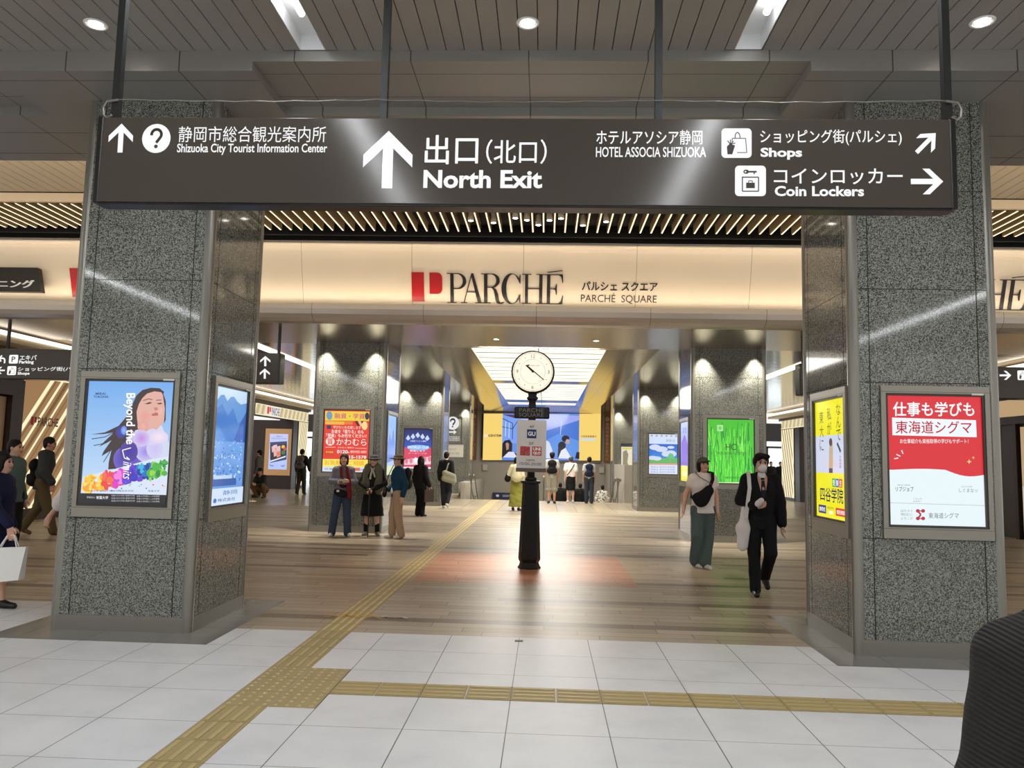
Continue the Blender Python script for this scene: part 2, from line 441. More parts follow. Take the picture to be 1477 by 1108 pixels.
struct(tp.build('floor_tactile_path', [YEL, YELW, YELB, YELWB]), 'yellow tactile guide path running into the square')

# pillars: granite core, steel corners and skirting, one mesh each
def pillar(x0, x1, y0, y1, zt, name, label, seams=True):
    mb = MB(); c = 0.045
    mb.m = 0
    mb.prism([(x0+c, y0), (x1-c, y0), (x1, y0+c), (x1, y1-c), (x1-c, y1), (x0+c, y1), (x0, y1-c), (x0, y0+c)], (0, 0, 0.12), (1, 0, 0), (0, 1, 0), zt - 0.12)
    mb.m = 1
    e = 0.012
    mb.prism([(x0+c-e, y0-e), (x1-c+e, y0-e), (x1+e, y0+c-e), (x1+e, y1-c+e), (x1-c+e, y1+e), (x0+c-e, y1+e), (x0-e, y1-c+e), (x0-e, y0+c-e)], (0, 0, 0), (1, 0, 0), (0, 1, 0), 0.13)
    r = 0.038
    for cx, cy in ((x0+r, y0+r), (x1-r, y0+r), (x1-r, y1-r), (x0+r, y1-r)):
        mb.m = 1; mb.lathe([(r + .014, 0.0), (r + .014, zt - .002)], (cx, cy, 0), 20)
    # open joints in the stone
    mb.m = 2; w = x1 - x0; d = y1 - y0
    for (a, b) in ((0.16, w - 0.16),):
        for xx in (x0 + a, x0 + b): mb.box((xx - .004, y0 - .0012, .13), (xx + .004, y0 + .01, zt - .01))
        for yy in (y0 + 0.16, y1 - 0.16):
            mb.box((x0 - .0012, yy - .004, .13), (x0 + .01, yy + .004, zt - .01)); mb.box((x1 - .01, yy - .004, .13), (x1 + .0012, yy + .004, zt - .01))
    for zz in ((0.97, 1.64, 2.3, 3.12, 4.0) if seams else (1.64, 2.55, 3.3)):
        mb.box((x0 + .05, y0 - .001, zz - .003), (x1 - .05, y0 + .01, zz + .003))
        mb.box((x0 - .001, y0 + .05, zz - .003), (x0 + .01, y1 - .05, zz + .003)); mb.box((x1 - .01, y0 + .05, zz - .003), (x1 + .001, y1 - .05, zz + .003))
    return struct(mb.build(name, [GRAN, STEEL_D, BLACK]), label)
pillar(-4.31, -3.07, 6.77, 8.0, 4.825, 'column_left', 'grey granite column with the blue university poster')
pillar(2.63, 3.87, 6.77, 8.0, 4.825, 'column_right', 'grey granite column with the red poster on its front')
ROWS = ((15.8, 17.3), (24.9, 26.4), (34.0, 35.4))
for ya, yb in ROWS:
    pillar(-4.81, -3.32, ya, yb, 3.905, 'column', 'granite column on the left of the square', False)
    pillar(2.95, 4.44, ya, yb, 3.905, 'column', 'granite column on the right of the square', False)

# front hall ceiling: narrow boards running away from the camera, light troughs between them
CEIL = mat('ceiling_board', (156, 151, 144), 0.45, 0.25)
cl = MB(); ZC = 5.0
cuts = [(t[0] - 0.11, t[0] + 0.11, t[1], t[2]) for t in TROUGHS]
pitch = 0.155; x = XC - 16.12 + 0.0775
while x < 16:
    a, b = x + .004, x + pitch - .004
    hit = [c for c in cuts if b > c[0] and a < c[1]]
    if not hit: cl.box((a, -10, ZC), (b, 6.215, ZC + .02))
    else:
        c = hit[0]
        if c[2] < 6.2: cl.box((a, c[2], ZC), (b, 6.215, ZC + .02))
        if a < c[0]: cl.box((a, -10, ZC), (c[0], c[2], ZC + .02))
        if b > c[1]: cl.box((c[1], -10, ZC), (b, c[2], ZC + .02))
    x += pitch
cl.m = 1
px0 = -16.3
for c in sorted(cuts): cl.box((px0, -10, ZC + .05), (c[0], 6.3, ZC + .07)); px0 = c[1]
cl.box((px0, -10, ZC + .05), (16.3, 6.3, ZC + .07))
struct(cl.build('ceiling_front_hall', [CEIL, BLACK]), 'strip board ceiling above the white tiles')
TUBE = mat('fluorescent_tube', (255, 255, 255), 0.3, emit=5.0, ecol=(250, 252, 255)); TROW = mat('white_enamel', (235, 236, 236), 0.35)
TLAB = ['recessed fluorescent trough light above the left half of the big sign', 'recessed fluorescent trough light above the right half of the big sign',
        'added unseen trough light far over the left side', 'added unseen trough light far over the right side']
for (tx, ty1, ty0), lab in zip(TROUGHS, TLAB):
    t = thing('trough_light', (tx, ty1, ZC), lab, 'ceiling light', 'fluorescent troughs in the front ceiling')
    mb = MB(); w = 0.11
    mb.box((tx - w, ty0, ZC + .13), (tx + w, ty1, ZC + .14)); mb.box((tx - w, ty0, ZC), (tx - w + .006, ty1, ZC + .135)); mb.box((tx + w - .006, ty0, ZC), (tx + w, ty1, ZC + .135))
    mb.box((tx - w, ty1 - .008, ZC), (tx + w, ty1, ZC + .135)); mb.build('housing', TROW, t)
    y = ty1 - .42
    while y > ty0 + 1.2:
        MB().tube([(tx + .035, y, ZC + .07), (tx + .035, y - 1.2, ZC + .07)], .026, 10).build('lamp_tube', TUBE, t); y -= 1.24
DL = mat('downlight_glow', (255, 250, 238), 0.3, emit=14.0)
for dx, lab in ((-3.7, 'round recessed downlight at the left, beside the hanger of the big sign'), (-0.2, 'round recessed downlight above the middle of the big sign'), (3.3, 'round recessed downlight at the right end of the front ceiling')):
    t = thing('downlight', (dx, 5.8, ZC), lab, 'ceiling light', 'downlights in the front ceiling')
    MB().lathe([(.065, .02), (.07, -.006), (.088, -.006), (.092, 0), (.092, .02)], (dx, 5.8, ZC), 28).build('trim_ring', TROW, t, True)
    MB().lathe([(.055, -.008), (.03, -.0085), (.001, -.0085)], (dx, 5.8, ZC), 20).build('lamp_lens', DL, t)
    lamp('downlight_beam', 'SPOT', (dx, 5.8, 4.97), 60, NEUT, target=(dx, 5.85, 0), spot=95, blend=0.8, radius=.06)

# cross beam with metal panels, recessed in the middle and again beyond the columns
BM = m_panel('beam_panel', (148, 145, 140), 0.36, 0.3, px=1.0, ox=XC, half=.006)
BM2 = m_panel('beam_panel_inner', (148, 145, 140), 0.36, 0.3, px=1.0, ox=XC, py=0.43, oy=6.43, half=.005)
bm = MB(); Y0, YR, Y1, Z0, ZR = 6.21, 7.07, 8.25, 4.82, 4.905
RX = ((-16, -4.9), (-2.56, 2.14), (4.5, 16))
lo = -16.0
for a, b in RX:
    bm.m = 0
    if a > lo: bm.box((lo, Y0, Z0), (a, YR, 5.6))
    if a == -2.56: bm.m = 1; bm.box((a, Y0, ZR), (b, YR, 5.6))
    else: bm.m = 1; bm.box((a, Y0 + .22, ZR), (b, YR, 5.6)); bm.m = 0; bm.box((a, Y0, Z0), (b, Y0 + .22, 5.6))
    lo = b
bm.m = 0; bm.box((-16, YR, Z0), (16, Y1, 5.6))
bm.m = 2; bm.box((-16, YR + .42, Z0 - .001), (16, YR + .425, Z0 + .01)); bm.box((-16, Y1 - .22, Z0 - .001), (16, Y1 - .214, Z0 + .01))
bm.box((-16, 6.38, Z0 - .001), (-2.56, 6.384, Z0 + .01)); bm.box((2.14, 6.38, Z0 - .001), (16, 6.384, Z0 + .01))
struct(bm.build('ceiling_beam', [BM, BM2, BLACK]), 'grey metal clad beam across the hall above the columns')

# warm board ceiling behind the beam, bulkhead, glowing fins, black gap
WBD = mat('warm_ceiling_board', (214, 196, 166), 0.45)
wc = MB(); x = -16.0
while x < 16: wc.box((x + .006, 8.3, 5.5), (x + .164, 11.25, 5.52)); x += 0.17
wc.m = 1; wc.box((-16, 8.2, 5.54), (16, 13.6, 5.58)); wc.box((-16, 12.9, 5.35), (16, 12.94, 5.58)); wc.box((-16, 13.6, 5.2), (16, 13.64, 5.58))
wc.m = 2; wc.box((-16, 11.25, 5.35), (16, 11.3, 5.53)); wc.m = 1; wc.box((-16, 11.235, 5.488), (16, 11.252, 5.53))
struct(wc.build('ceiling_warm_boards', [WBD, BLACK, CREAM]), 'warm lit board ceiling behind the beam')
FIN = mat('ceiling_fin', (172, 150, 116), 0.5); FINE = mat('fin_light_edge', (255, 238, 205), 0.4, emit=1.1)
fn = MB(); x = XC - 0.089 - 0.178 * 88
while x < 16:
    fn.m = 0; fn.box((x, 11.32, 5.345), (x + .032, 12.62, 5.50)); fn.m = 1; fn.box((x + .007, 11.33, 5.339), (x + .025, 12.6, 5.346)); x += 0.178
struct(fn.build('ceiling_fins', [FIN, FINE]), 'row of glowing ceiling fins in front of the fascia')
SPOTM = mat('spot_housing', (196, 186, 168), 0.4, 0.3)
for i, (px_, yy) in enumerate(((-1.18, 11.9), (-.84, 12.0), (-.5, 11.75), (-.36, 11.85), (-.2, 12.1), (-.04, 11.85), (.12, 11.75), (.46, 12.1), (.8, 11.9))):
    k = round((px_ + .2) / .178); xx = XC + k * .178 - .089 + .111
    t = thing('spotlight', (xx, yy, 5.5), 'small cylinder spotlight hanging between the glowing ceiling fins above the fascia logo', 'spotlight', 'spotlights between the ceiling fins')
    MB().lathe([(.045, .0), (.045, .13), (.052, .132), (.052, .2)], (xx, yy, 5.31), 16).build('housing', SPOTM, t, True)
    MB().lathe([(.04, -.002), (.001, -.003)], (xx, yy, 5.31), 16).build('lamp_lens', DL, t)
    if i % 2 == 0: lamp('spot_beam', 'SPOT', (xx, yy, 5.29), 260, WARM, target=(xx * 1.3, 11.6, 0), spot=34, blend=0.6, radius=.04)

# fascia: leaning cream panels with joints, curved lip below, cove between
FAS = m_panel('fascia_panel', (226, 210, 186), 0.35, 0.0)
def fasc(t): return (13.2 + 0.3 * t ** 1.25, 5.30 - 1.06 * t)
fa = MB(); xs = [XC - 16]
while xs[-1] < 16: xs.append(xs[-1] + 1.97)
for a, b in zip(xs, xs[1:]):
    for i in range(8):
        (ya, za), (yb, zb) = fasc(i / 8), fasc((i + 1) / 8)
        fa.poly([(a + .003, yb, zb), (b - .003, yb, zb), (b - .003, ya, za), (a + .003, ya, za)])
fa.m = 1; fa.poly([(-16, 13.56, 4.1), (16, 13.56, 4.1), (16, 13.24, 5.32), (-16, 13.24, 5.32)])
fa.m = 2; fa.box((-16, 13.17, 5.30), (16, 13.6, 5.325))
struct(fa.build('wall_fascia', [FAS, mat('fascia_joint', (120, 104, 84), 0.6), mat('fascia_top_trim', (70, 66, 62), 0.5)]), 'long cream fascia across the hall carrying the logo')
LIPM = m_panel('lip_panel', (190, 182, 172), 0.3, 0.35, px=1.97, ox=XC, half=.004)
lp = MB(); prof = [(13.36, 4.20), (13.22, 4.215), (13.205, 4.20), (13.20, 4.12), (13.22, 4.03), (13.28, 3.96), (13.37, 3.915), (13.5, 3.90)]
for (ya, za), (yb, zb) in zip(prof, prof[1:]): lp.poly([(-16, ya, za), (16, ya, za), (16, yb, zb), (-16, yb, zb)])
struct(lp.build('trim_1', LIPM, smooth=True), 'rounded metal lip under the fascia')

# low ceiling of the square: mirror-like metal boards, raised luminous panel with sloping sides
LOW = m_panel('metal_ceiling_board', (170, 153, 129), 0.13, 0.92, px=1.97, ox=XC, py=0.3, oy=0, half=.009, wave=.08, joint=(84, 74, 60))
LOWP = m_panel('metal_ceiling_panel', (188, 172, 148), 0.22, 0.9, px=1.97, ox=XC, half=.004, joint=(70, 62, 52))
ZL, ZH = 3.9, 4.06; HX0, HX1, HY0, HY1 = -2.75, 2.35, 16.0, 39.0; LX0, LX1, LY0, LY1 = -1.73, 1.33, 17.4, 35.6
lc = MB(); z = ZL
def lq(m, pts): lc.m = m; lc.poly(pts)
lq(1, [(-11.3, 13.5, z), (-11.3, HY0, z), (10.9, HY0, z), (10.9, 13.5, z)])
lq(0, [(-10.3, HY0, z), (-10.3, 46, z), (HX0, 46, z), (HX0, HY0, z)]); lq(0, [(HX1, HY0, z), (HX1, 46, z), (9.9, 46, z), (9.9, HY0, z)])
lq(1, [(HX0, HY0, z), (LX0, LY0, ZH), (LX1, LY0, ZH), (HX1, HY0, z)])
lq(0, [(HX0, HY1, z), (LX0, LY1, ZH), (LX0, LY0, ZH), (HX0, HY0, z)]); lq(0, [(HX1, HY0, z), (LX1, LY0, ZH), (LX1, LY1, ZH), (HX1, HY1, z)])
lq(1, [(LX0, LY1, ZH), (HX0, HY1, z), (HX1, HY1, z), (LX1, LY1, ZH)])
for ya, yb in ((24.6, 25.5), (32.6, 34.2)): lq(1, [(LX0, ya, ZH), (LX0, yb, ZH), (LX1, yb, ZH), (LX1, ya, ZH)])
struct(lc.build('ceiling_square', [LOW, LOWP]), 'low glossy metal ceiling over the square')
LUM = mat('luminous_ceiling_sheet', (255, 252, 238), 0.4, emit=.92, ecol=(250, 251, 232)); LUMJ = mat('luminous_joint', (150, 148, 130), 0.5)
t = thing('luminous_ceiling', (XC, 26, ZH), 'large luminous white ceiling panel behind the clock', 'ceiling light')
mb = MB(); mb.poly([(LX0 - .05, LY0 - .05, ZH + .04), (LX0 - .05, LY1 + .05, ZH + .04), (LX1 + .05, LY1 + .05, ZH + .04), (LX1 + .05, LY0 - .05, ZH + .04)]); mb.build('diffuser', LUM, t)
mb = MB(); y = LY0 + .95
while y < LY1: mb.box((LX0, y - .02, ZH + .028), (LX1, y + .02, ZH + .038)); y += 0.95
mb.box((XC - .012, LY0, ZH + .028), (XC + .012, LY1, ZH + .036)); mb.build('joint_grid', LUMJ, t)
STRIP = mat('light_line', (255, 250, 238), 0.4, emit=1.6)
for sx, lab in ((-6.3, 'straight white light line in the ceiling of the left aisle'), (5.9, 'straight white light line in the ceiling of the right aisle')):
    tag(MB().box((sx - .11, 14.6, 3.875), (sx + .11, 42, 3.898)).build('light_line', STRIP), lab, 'ceiling light', 'aisle ceiling light lines')

# side aisles: cream bulkheads with cove, shop walls
for sx, s, side in ((-11.3, 1, 'left'), (10.9, -1, 'right')):
    mb = MB(); X = lambda *o: sorted(sx + s * v for v in o)
    def wb(m, a, c, y0, y1, z0, z1): q = X(a, c); mb.m = m; mb.box((q[0], y0, z0), (q[1], y1, z1))
    wb(0, -.3, .6, 13.6, 36.4, 3.66, 3.84); wb(1, .6, .64, 13.6, 36.4, 3.78, 3.86); wb(2, -.3, .1, 13.6, 36.4, 3.56, 3.66)
    wb(3, -.32, 0, 13.6, 29.45, 0, 3.56); wb(0, -.3, 1.0, 13.6, 36.4, 3.93, 3.96); wb(3, -.32, 0, 29.45, 36.4, 3.54 if s > 0 else 3.66, 3.68)
    struct(mb.build('wall_' + side, [CREAM, STRIP, mat('bronze_band', (96, 74, 54), 0.35, 0.5), DARKB]), side + ' shop wall under a cream bulkhead')

# far wall below and around the screen
fw = MB(); fw.box((-5.5, 39.1, -3.2), (5.1, 39.3, 3.95)); struct(fw.build('wall_back', WALLG), 'grey end wall beyond the stairs')
LEDGE = mat('wall_ledge', (112, 104, 92), .5)
struct(MB().box((-3.2, 38.98, 1.44), (2.75, 39.1, 1.56)).build('trim_2', LEDGE), 'ledge under the video screen')
struct(MB().box((-3.2, 38.92, 3.80), (2.75, 39.1, 3.9)).build('trim_3', LEDGE), 'dark band above the video screen')
struct(MB().box((-3.05, 39.04, -3.2), (3.0, 39.1, -.62)).build('baseboard_back', BLACK), 'black base of the end wall')
PARA = mat('parapet_stone', (164, 158, 146), 0.4)
mb = MB(); mb.box((-3.2, 29.6, -3.2), (-3.05, 39, 0.55)); mb.box((-3.5, 31.5, -.01), (-3.2, 39, .55)); struct(mb.build('wall_stair_left', PARA), 'low stone wall beside the stairs on the left')
mb = MB(); mb.box((3.0, 29.6, -3.2), (3.3, 39, 1.42)); struct(mb.build('wall_stair_right', PARA), 'stone wall beside the stairs on the right')
# daylight exits at the end of the side aisles
DAY = mat('daylight_glass', (235, 246, 255), 0.1, emit=1.3, ecol=(226, 242, 250)); FRM = mat('door_frame_metal', (60, 60, 60), .4, .8)
for n, (x0, x1) in enumerate(((-16, -5.5), (5.1, 16)), 1):
    mb = MB(); mb.m = 0; mb.poly([(x0, 46, 0), (x1, 46, 0), (x1, 46, 2.9), (x0, 46, 2.9)]); mb.m = 1
    mb.box((x0, 45.9, 2.5), (x1, 46.1, 2.62)); mb.box((x0, 45.9, 2.9), (x1, 46.1, 3.95))
    x = x0
    while x < x1: mb.box((x, 45.9, 0), (x + .1, 46.1, 2.6)); x += 1.3
    struct(mb.build('door_%d' % n, [DAY, FRM]), 'glass exit doors with daylight at the end of the aisle')
# ================================================================ SIGNS
SIGNF = mat('sign_face', (70, 64, 58), 0.14, 0.0, spec=0.35); SIGNB = mat('sign_housing', (34, 32, 30), 0.3, 0.3)
POLE = mat('dark_pole', (52, 52, 52), 0.4, 0.6); WIRE = mat('galvanised_wire', (132, 129, 123), 0.5, 0.6)
SIGNW = (250, 250, 250); DK = (60, 54, 48)
def arrow(b, x0, y0, x1, y1, ang=0, col=SIGNW):
    """signage arrow fitted in a box, turned clockwise by ang"""
    P = [(.5, 0), (1, .42), (1, .64), (.605, .31), (.605, 1), (.395, 1), (.395, .31), (0, .64), (0, .42)]
    a = math.radians(ang); cx, cy = (x0 + x1) / 2, (y0 + y1) / 2; w, h = (x1 - x0), (y1 - y0)
    if ang % 180 == 90: w, h = h, w
    out = []
    for u, v in P:
        dx, dy = (u - .5) * w, (v - .5) * h
        out.append((cx + dx * math.cos(a) - dy * math.sin(a), cy + dx * math.sin(a) + dy * math.cos(a)))
    b.poly(out, col)
def qmark(b, cx, cy, h, col, vy=1.0):
    r = h * .27; P = [(cx + r * math.cos(math.radians(a)), cy - h * .22 * vy + r * vy * math.sin(math.radians(a))) for a in range(170, 400, 18)] + [(cx + h * .10, cy + h * .10 * vy), (cx, cy + h * .22 * vy)]
    b.line(P, h * .155, col)
    for p in P[1:-1]: b.k -= 1; b.ell(p[0], p[1], h * .077, h * .077 * vy, col, 10)
    b.ell(cx, cy + h * .42 * vy, h * .10, h * .10 * vy, col, 14)
def rrect(b, x0, y0, x1, y1, r, col):
    pts = []
    for cx, cy, a0 in ((x1 - r, y0 + r, -90), (x1 - r, y1 - r, 0), (x0 + r, y1 - r, 90), (x0 + r, y0 + r, 180)):
        pts += [(cx + r * math.cos(math.radians(a0 + 22.5 * i)), cy + r * math.sin(math.radians(a0 + 22.5 * i))) for i in range(5)]
    b.poly(pts, col)
def bag_icon(b, x0, y0, x1, y1):
    w, h = x1 - x0, y1 - y0; q = lambda u, v: (x0 + u * w, y0 + v * h)
    rrect(b, x0, y0, x1, y1, w * .13, SIGNW)
    b.line([q(.35, .34), q(.80, .34), q(.84, .82), q(.52, .82)], w * .025, DK)
    b.line([q(.45, .34), q(.46, .2), q(.53, .13), q(.60, .2), q(.62, .34)], w * .03, DK)
    b.poly([q(.18, .62), q(.27, .52), q(.45, .58), q(.36, .88), q(.2, .88)], DK)
    for u, v in ((.2, .42), (.3, .38), (.4, .44), (.46, .5)): b.line([q(.3, .54), q(u, v)], w * .03, DK)
    b.line([q(.36, .34), q(.35, .5)], w * .025, DK)
def key_icon(b, x0, y0, x1, y1):
    w, h = x1 - x0, y1 - y0; q = lambda u, v: (x0 + u * w, y0 + v * h)
    rrect(b, x0, y0, x1, y1, w * .13, SIGNW)
    b.ell(*q(.36, .2), w * .09, h * .07, DK); b.line([q(.42, .2), q(.70, .2)], h * .055, DK); b.line([q(.62, .2), q(.62, .28)], w * .04, DK); b.ell(*q(.34, .2), w * .03, h * .025, SIGNW)
    b.line([q(.24, .38), q(.76, .38), q(.76, .84), q(.24, .84), q(.24, .36)], w * .035, DK)
    b.rect(*q(.36, .56), *q(.64, .74), DK); b.line([q(.44, .56), q(.44, .5), q(.56, .5), q(.56, .56)], w * .025, DK)

def hanging_sign(o, w, h, d, label, group, poles, ztop, quad, art, name='hanging_direction_sign'):
    """o = top-left front corner"""
    t = thing(name, (o[0] + w / 2, o[1] + d / 2, o[2] - h), label, 'sign', group)
    mb = MB(); mb.box((o[0] + .03, o[1] + .012, o[2] - h - .012), (o[0] + w - .03, o[1] + d, o[2])); mb.build('housing', SIGNB, t, bevel=.006)
    mb = MB(); mb.box((o[0] + .035, o[1], o[2] - h), (o[0] + w - .035, o[1] + .012, o[2] - .004)); mb.build('face_panel', SIGNF, t, bevel=.004)
    for xx in (o[0], o[0] + w - .04): MB().box((xx, o[1] - .004, o[2] - h - .006), (xx + .04, o[1] + d + .004, o[2] + .002)).build('end_cap', SIGNB, t, bevel=.008)
    for px_ in poles:
        MB().bar((px_, o[1] + d / 2, o[2]), (px_, o[1] + d / 2, ztop), .045, .045).build('hanger_pole', POLE, t)
    b = Board((o[0], o[1] - .0005, o[2]), (w, 0, 0), (0, 0, -h), quad=quad); b.t = t; art(b); b.flush('lettering', LIT, t)
    return t

def main_art(b):
    arrow(b, 156, 179, 192, 221)
    b.ell(226.5, 200.6, 21, 21, SIGNW, 32); qmark(b, 226.5, 200.8, 27, DK)
    b.text('静岡市総合観光案内所', 259, 183, 475.5, 206, SIGNW, .005); b.text('Shizuoka City Tourist Information Center', 258, 208, 478, 224.5, SIGNW, .016)
    b.flush('lettering', LIT, b.t); arrow(b, 531, 189.5, 602.5, 271.5)
    b.text('出口', 620.5, 196, 697, 237, SIGNW, .018); b.text('（北口）', 709, 202, 796, 236.5, SIGNW, .012); b.text('North Exit', 619.3, 245.5, 790.5, 271.5, SIGNW, .03)
    b.flush('lettering', LIT, b.t); b.text('ホテルアソシア静岡', 867.5, 188.5, 1019, 209, SIGNW, .014); b.text('HOTEL ASSOCIA SHIZUOKA', 867, 212.5, 1024.5, 227, SIGNW, .012)
    b.flush('lettering', LIT, b.t); bag_icon(b, 1046.4, 186, 1089.4, 228)
    b.text('ショッピング街(パルシェ)', 1101.6, 188, 1302, 210, SIGNW, .012); b.text('Shops', 1102, 213.5, 1161, 230.5, SIGNW, .035)
    arrow(b, 1322, 187, 1351, 226, 45)
    b.flush('lettering', LIT, b.t); key_icon(b, 1065.7, 239, 1109.7, 282)
    b.text('コインロッカー', 1121, 243, 1302.5, 265, SIGNW, .014); b.text('Coin Lockers', 1122, 267.5, 1248, 282, SIGNW, .03)
    arrow(b, 1314, 243, 1359.5, 279, 90)
sg = hanging_sign((-2.872, 4.6, 3.675), 5.31, .552, .13, 'wide dark station sign reading North Exit, hung in front between the two columns', None,
             (-2.795, -1.06, .665, 2.42), 4.998, [(138.5, 169), (1379, 172.5), (1381, 297.5), (136.5, 291)], main_art)
mb = MB(); zz = [3.80 + .0 * i for i in range(41)]
pts = [(-2.8 + 5.25 * i / 40, 4.628 + .006 * (-1) ** i, 3.803 - .012 * math.sin(math.pi * ((i % 13) / 13))) for i in range(41)]
mb.tube(pts, .0032, 6)
for ex, s in ((-2.83, -1), (2.46, 1)):
    mb.tube([(ex - s * .06, 4.63, 3.80), (ex + s * .01, 4.63, 3.79), (ex + s * .03, 4.63, 3.75), (ex + s * .025, 4.63, 3.70), (ex, 4.63, 3.68), (ex - s * .03, 4.63, 3.70)], .008, 6)
mb.build('tie_wire', WIRE, sg)

L_Q = [(0, 500.5), (405, 513), (403, 555), (0, 547.5)]
z4 = lambda x, y: (x / 3.69, 440 + y / 3.69)
def left_low(b):
    def box(s, x0, y0, x1, y1, **k): b.text(s, *z4(x0, y0), *z4(x1, y1), SIGNW, **k)
    b.line([z4(52, 312), z4(52, 290), z4(44, 282), z4(24, 283)], 2.4, SIGNW); b.poly([z4(12, 284), z4(32, 262), z4(36, 270), z4(24, 284), z4(34, 298), z4(28, 304)], SIGNW)
    rrect(b, *z4(77, 263), *z4(130, 314), 2, SIGNW); box('P', 92, 274, 114, 303); b.text('P', *z4(92, 273), *z4(114, 304), DK, .02)
    box('エキパ', 140, 266, 236, 294, bold=.02); box('Parking', 137, 296, 222, 320, bold=.03)
    arrow(b, *z4(10, 333), *z4(58, 374), -90); bag_icon(b, *z4(72, 329), *z4(124, 381))
    box('ショッピング街(パルシェ)', 135, 335, 560, 362, bold=.015); box('Shops', 134, 363, 203, 384, bold=.03)
    b.flush('lettering', LIT, b.t); z5 = lambda x, y: (350 + x / 4.26, 470 + y / 4.26)
    arrow(b, *z5(124, 200), *z5(179, 262)); arrow(b, *z5(122, 276), *z5(176, 337))
    b.text('HOTEL ASSOCIA SHIZUOKA', *z5(-150, 313), *z5(103, 335), SIGNW, .02); b.text('ホテルアソシア静岡', *z5(-150, 280), *z5(60, 306), SIGNW, .014)
hanging_sign((-10.5, 14.2, 3.45), 5.5, .565, .26, 'low dark direction sign with parking and shops arrows, left aisle', 'low direction signs in the aisles', (-10.38, -5.08), 3.9, L_Q, left_low)
def right_low(b):
    bag_icon(b, 1448.5, 535.5, 1461.5, 549.5)
    b.text('ショッピング街', 1464, 535, 1530, 543, SIGNW, .014); b.text('Shops', 1464, 544.5, 1483, 550.5, SIGNW, .03)
    arrow(b, 1424, 536, 1440, 549, 90)
hanging_sign((4.6, 14.2, 3.415), 4.9, .565, .26, 'low dark direction sign behind the right column, right aisle', 'low direction signs in the aisles', (4.7, 9.2), 3.9, [(1153, 523.5), (1530, 532.6), (1530, 578), (1153, 568)], right_low)

# ---------------------------------------------------------------- logo on the fascia
def didone():
    """outlines of the six capitals and the red emblem, in crop pixels of the photograph's logo"""
    L = []
    R = lambda x0, y0, x1, y1: L.append([(x0, y0), (x1, y0), (x1, y1), (x0, y1)])
    def ring(cx, cy, rx, ry, ix, irx, iry, a0, a1, n=22):
        o = [(cx + rx * math.cos(math.radians(a)), cy + ry * math.sin(math.radians(a))) for a in np.linspace(a0, a1, n)]
        i = [(ix + irx * math.cos(math.radians(a)), cy + iry * math.sin(math.radians(a))) for a in np.linspace(a1, a0, n)]
        L.append(o + i)
    T, B, S = 143, 398, 6
    cuts = []
    # P
    R(318, T, 349, B); R(286, T, 390, T + S); R(290, B - S, 376, B); ring(385, 211, 80, 68, 378, 55, 62, -90, 90); R(345, 273, 388, 279)
    cuts.append(len(L))
    # A
    L.append([(512, T), (530, T), (606, B), (572, B), (514, 180)]); L.append([(512, T), (518, 150), (446, B), (439, B)]); R(468, 300, 560, 306); R(414, B - S, 472, B); R(546, B - S, 640, B)
    cuts.append(len(L))
    # R
    R(628, T, 659, B); R(600, T, 700, T + S); R(600, B - S, 690, B); ring(700, 203, 72, 60, 694, 46, 54, -90, 90); R(655, 257, 706, 263)
    L.append([(690, 262), (715, 262), (740, 280), (758, 320), (766, 370), (776, 390), (790, 392), (808, 384), (812, 390), (796, 401), (770, 402), (746, 396), (733, 370), (727, 325), (715, 285), (700, 268)])
    cuts.append(len(L))
    # C
    ring(880, 271, 92, 131, 890, 58, 125, 38, 322, 40); L.append([(942, 202), (956, 150), (962, 150), (962, 226), (956, 226)]); L.append([(942, 340), (956, 395), (962, 395), (962, 320), (956, 320)])
    cuts.append(len(L))
    # H
    R(1003, T, 1031, B); R(1132, T, 1162, B); R(976, T, 1060, T + S); R(976, B - S, 1060, B); R(1104, T, 1200, T + S); R(1104, B - S, 1200, B); R(1028, 266, 1136, 272)
    cuts.append(len(L))
    # E with its accent
    R(1203, T, 1233, B); R(1190, T, 1346, T + S); R(1190, B - S, 1346, B); L.append([(1300, T), (1346, T), (1350, 214), (1343, 214), (1332, 165)]); L.append([(1300, B), (1346, B), (1352, 325), (1345, 325), (1330, 375)])
    R(1230, 266, 1285, 272); L.append([(1293, 226), (1293, 318), (1287, 318), (1278, 276), (1262, 272), (1262, 266), (1278, 262), (1287, 226)]); L.append([(1205, 124), (1340, 108), (1342, 114), (1208, 130)])
    emb = [[(-38, 138), (76, 138), (76, 390), (-38, 390)],
           [(127, 140)] + [(200 + 43 * math.sin(math.radians(a)), 183 - 43 * math.cos(math.radians(a))) for a in range(0, 91, 15)] + [(200 + 43 * math.cos(math.radians(a)), 280 + 43 * math.sin(math.radians(a))) for a in range(0, 91, 15)] + [(127, 323)]]
    cuts = [0] + cuts + [len(L)]; return [L[a:b] for a, b in zip(cuts, cuts[1:])], emb
INK = mat('black_logo_ink', (22, 18, 16), 0.4); RED = mat('red_logo', (176, 22, 26), 0.35)
def fas_pt(X, z, off):
    t = (5.30 - z) / 1.06; return (X, 13.2 + .3 * max(t, 0) ** 1.25 - off, z)
LET, EMB = didone()
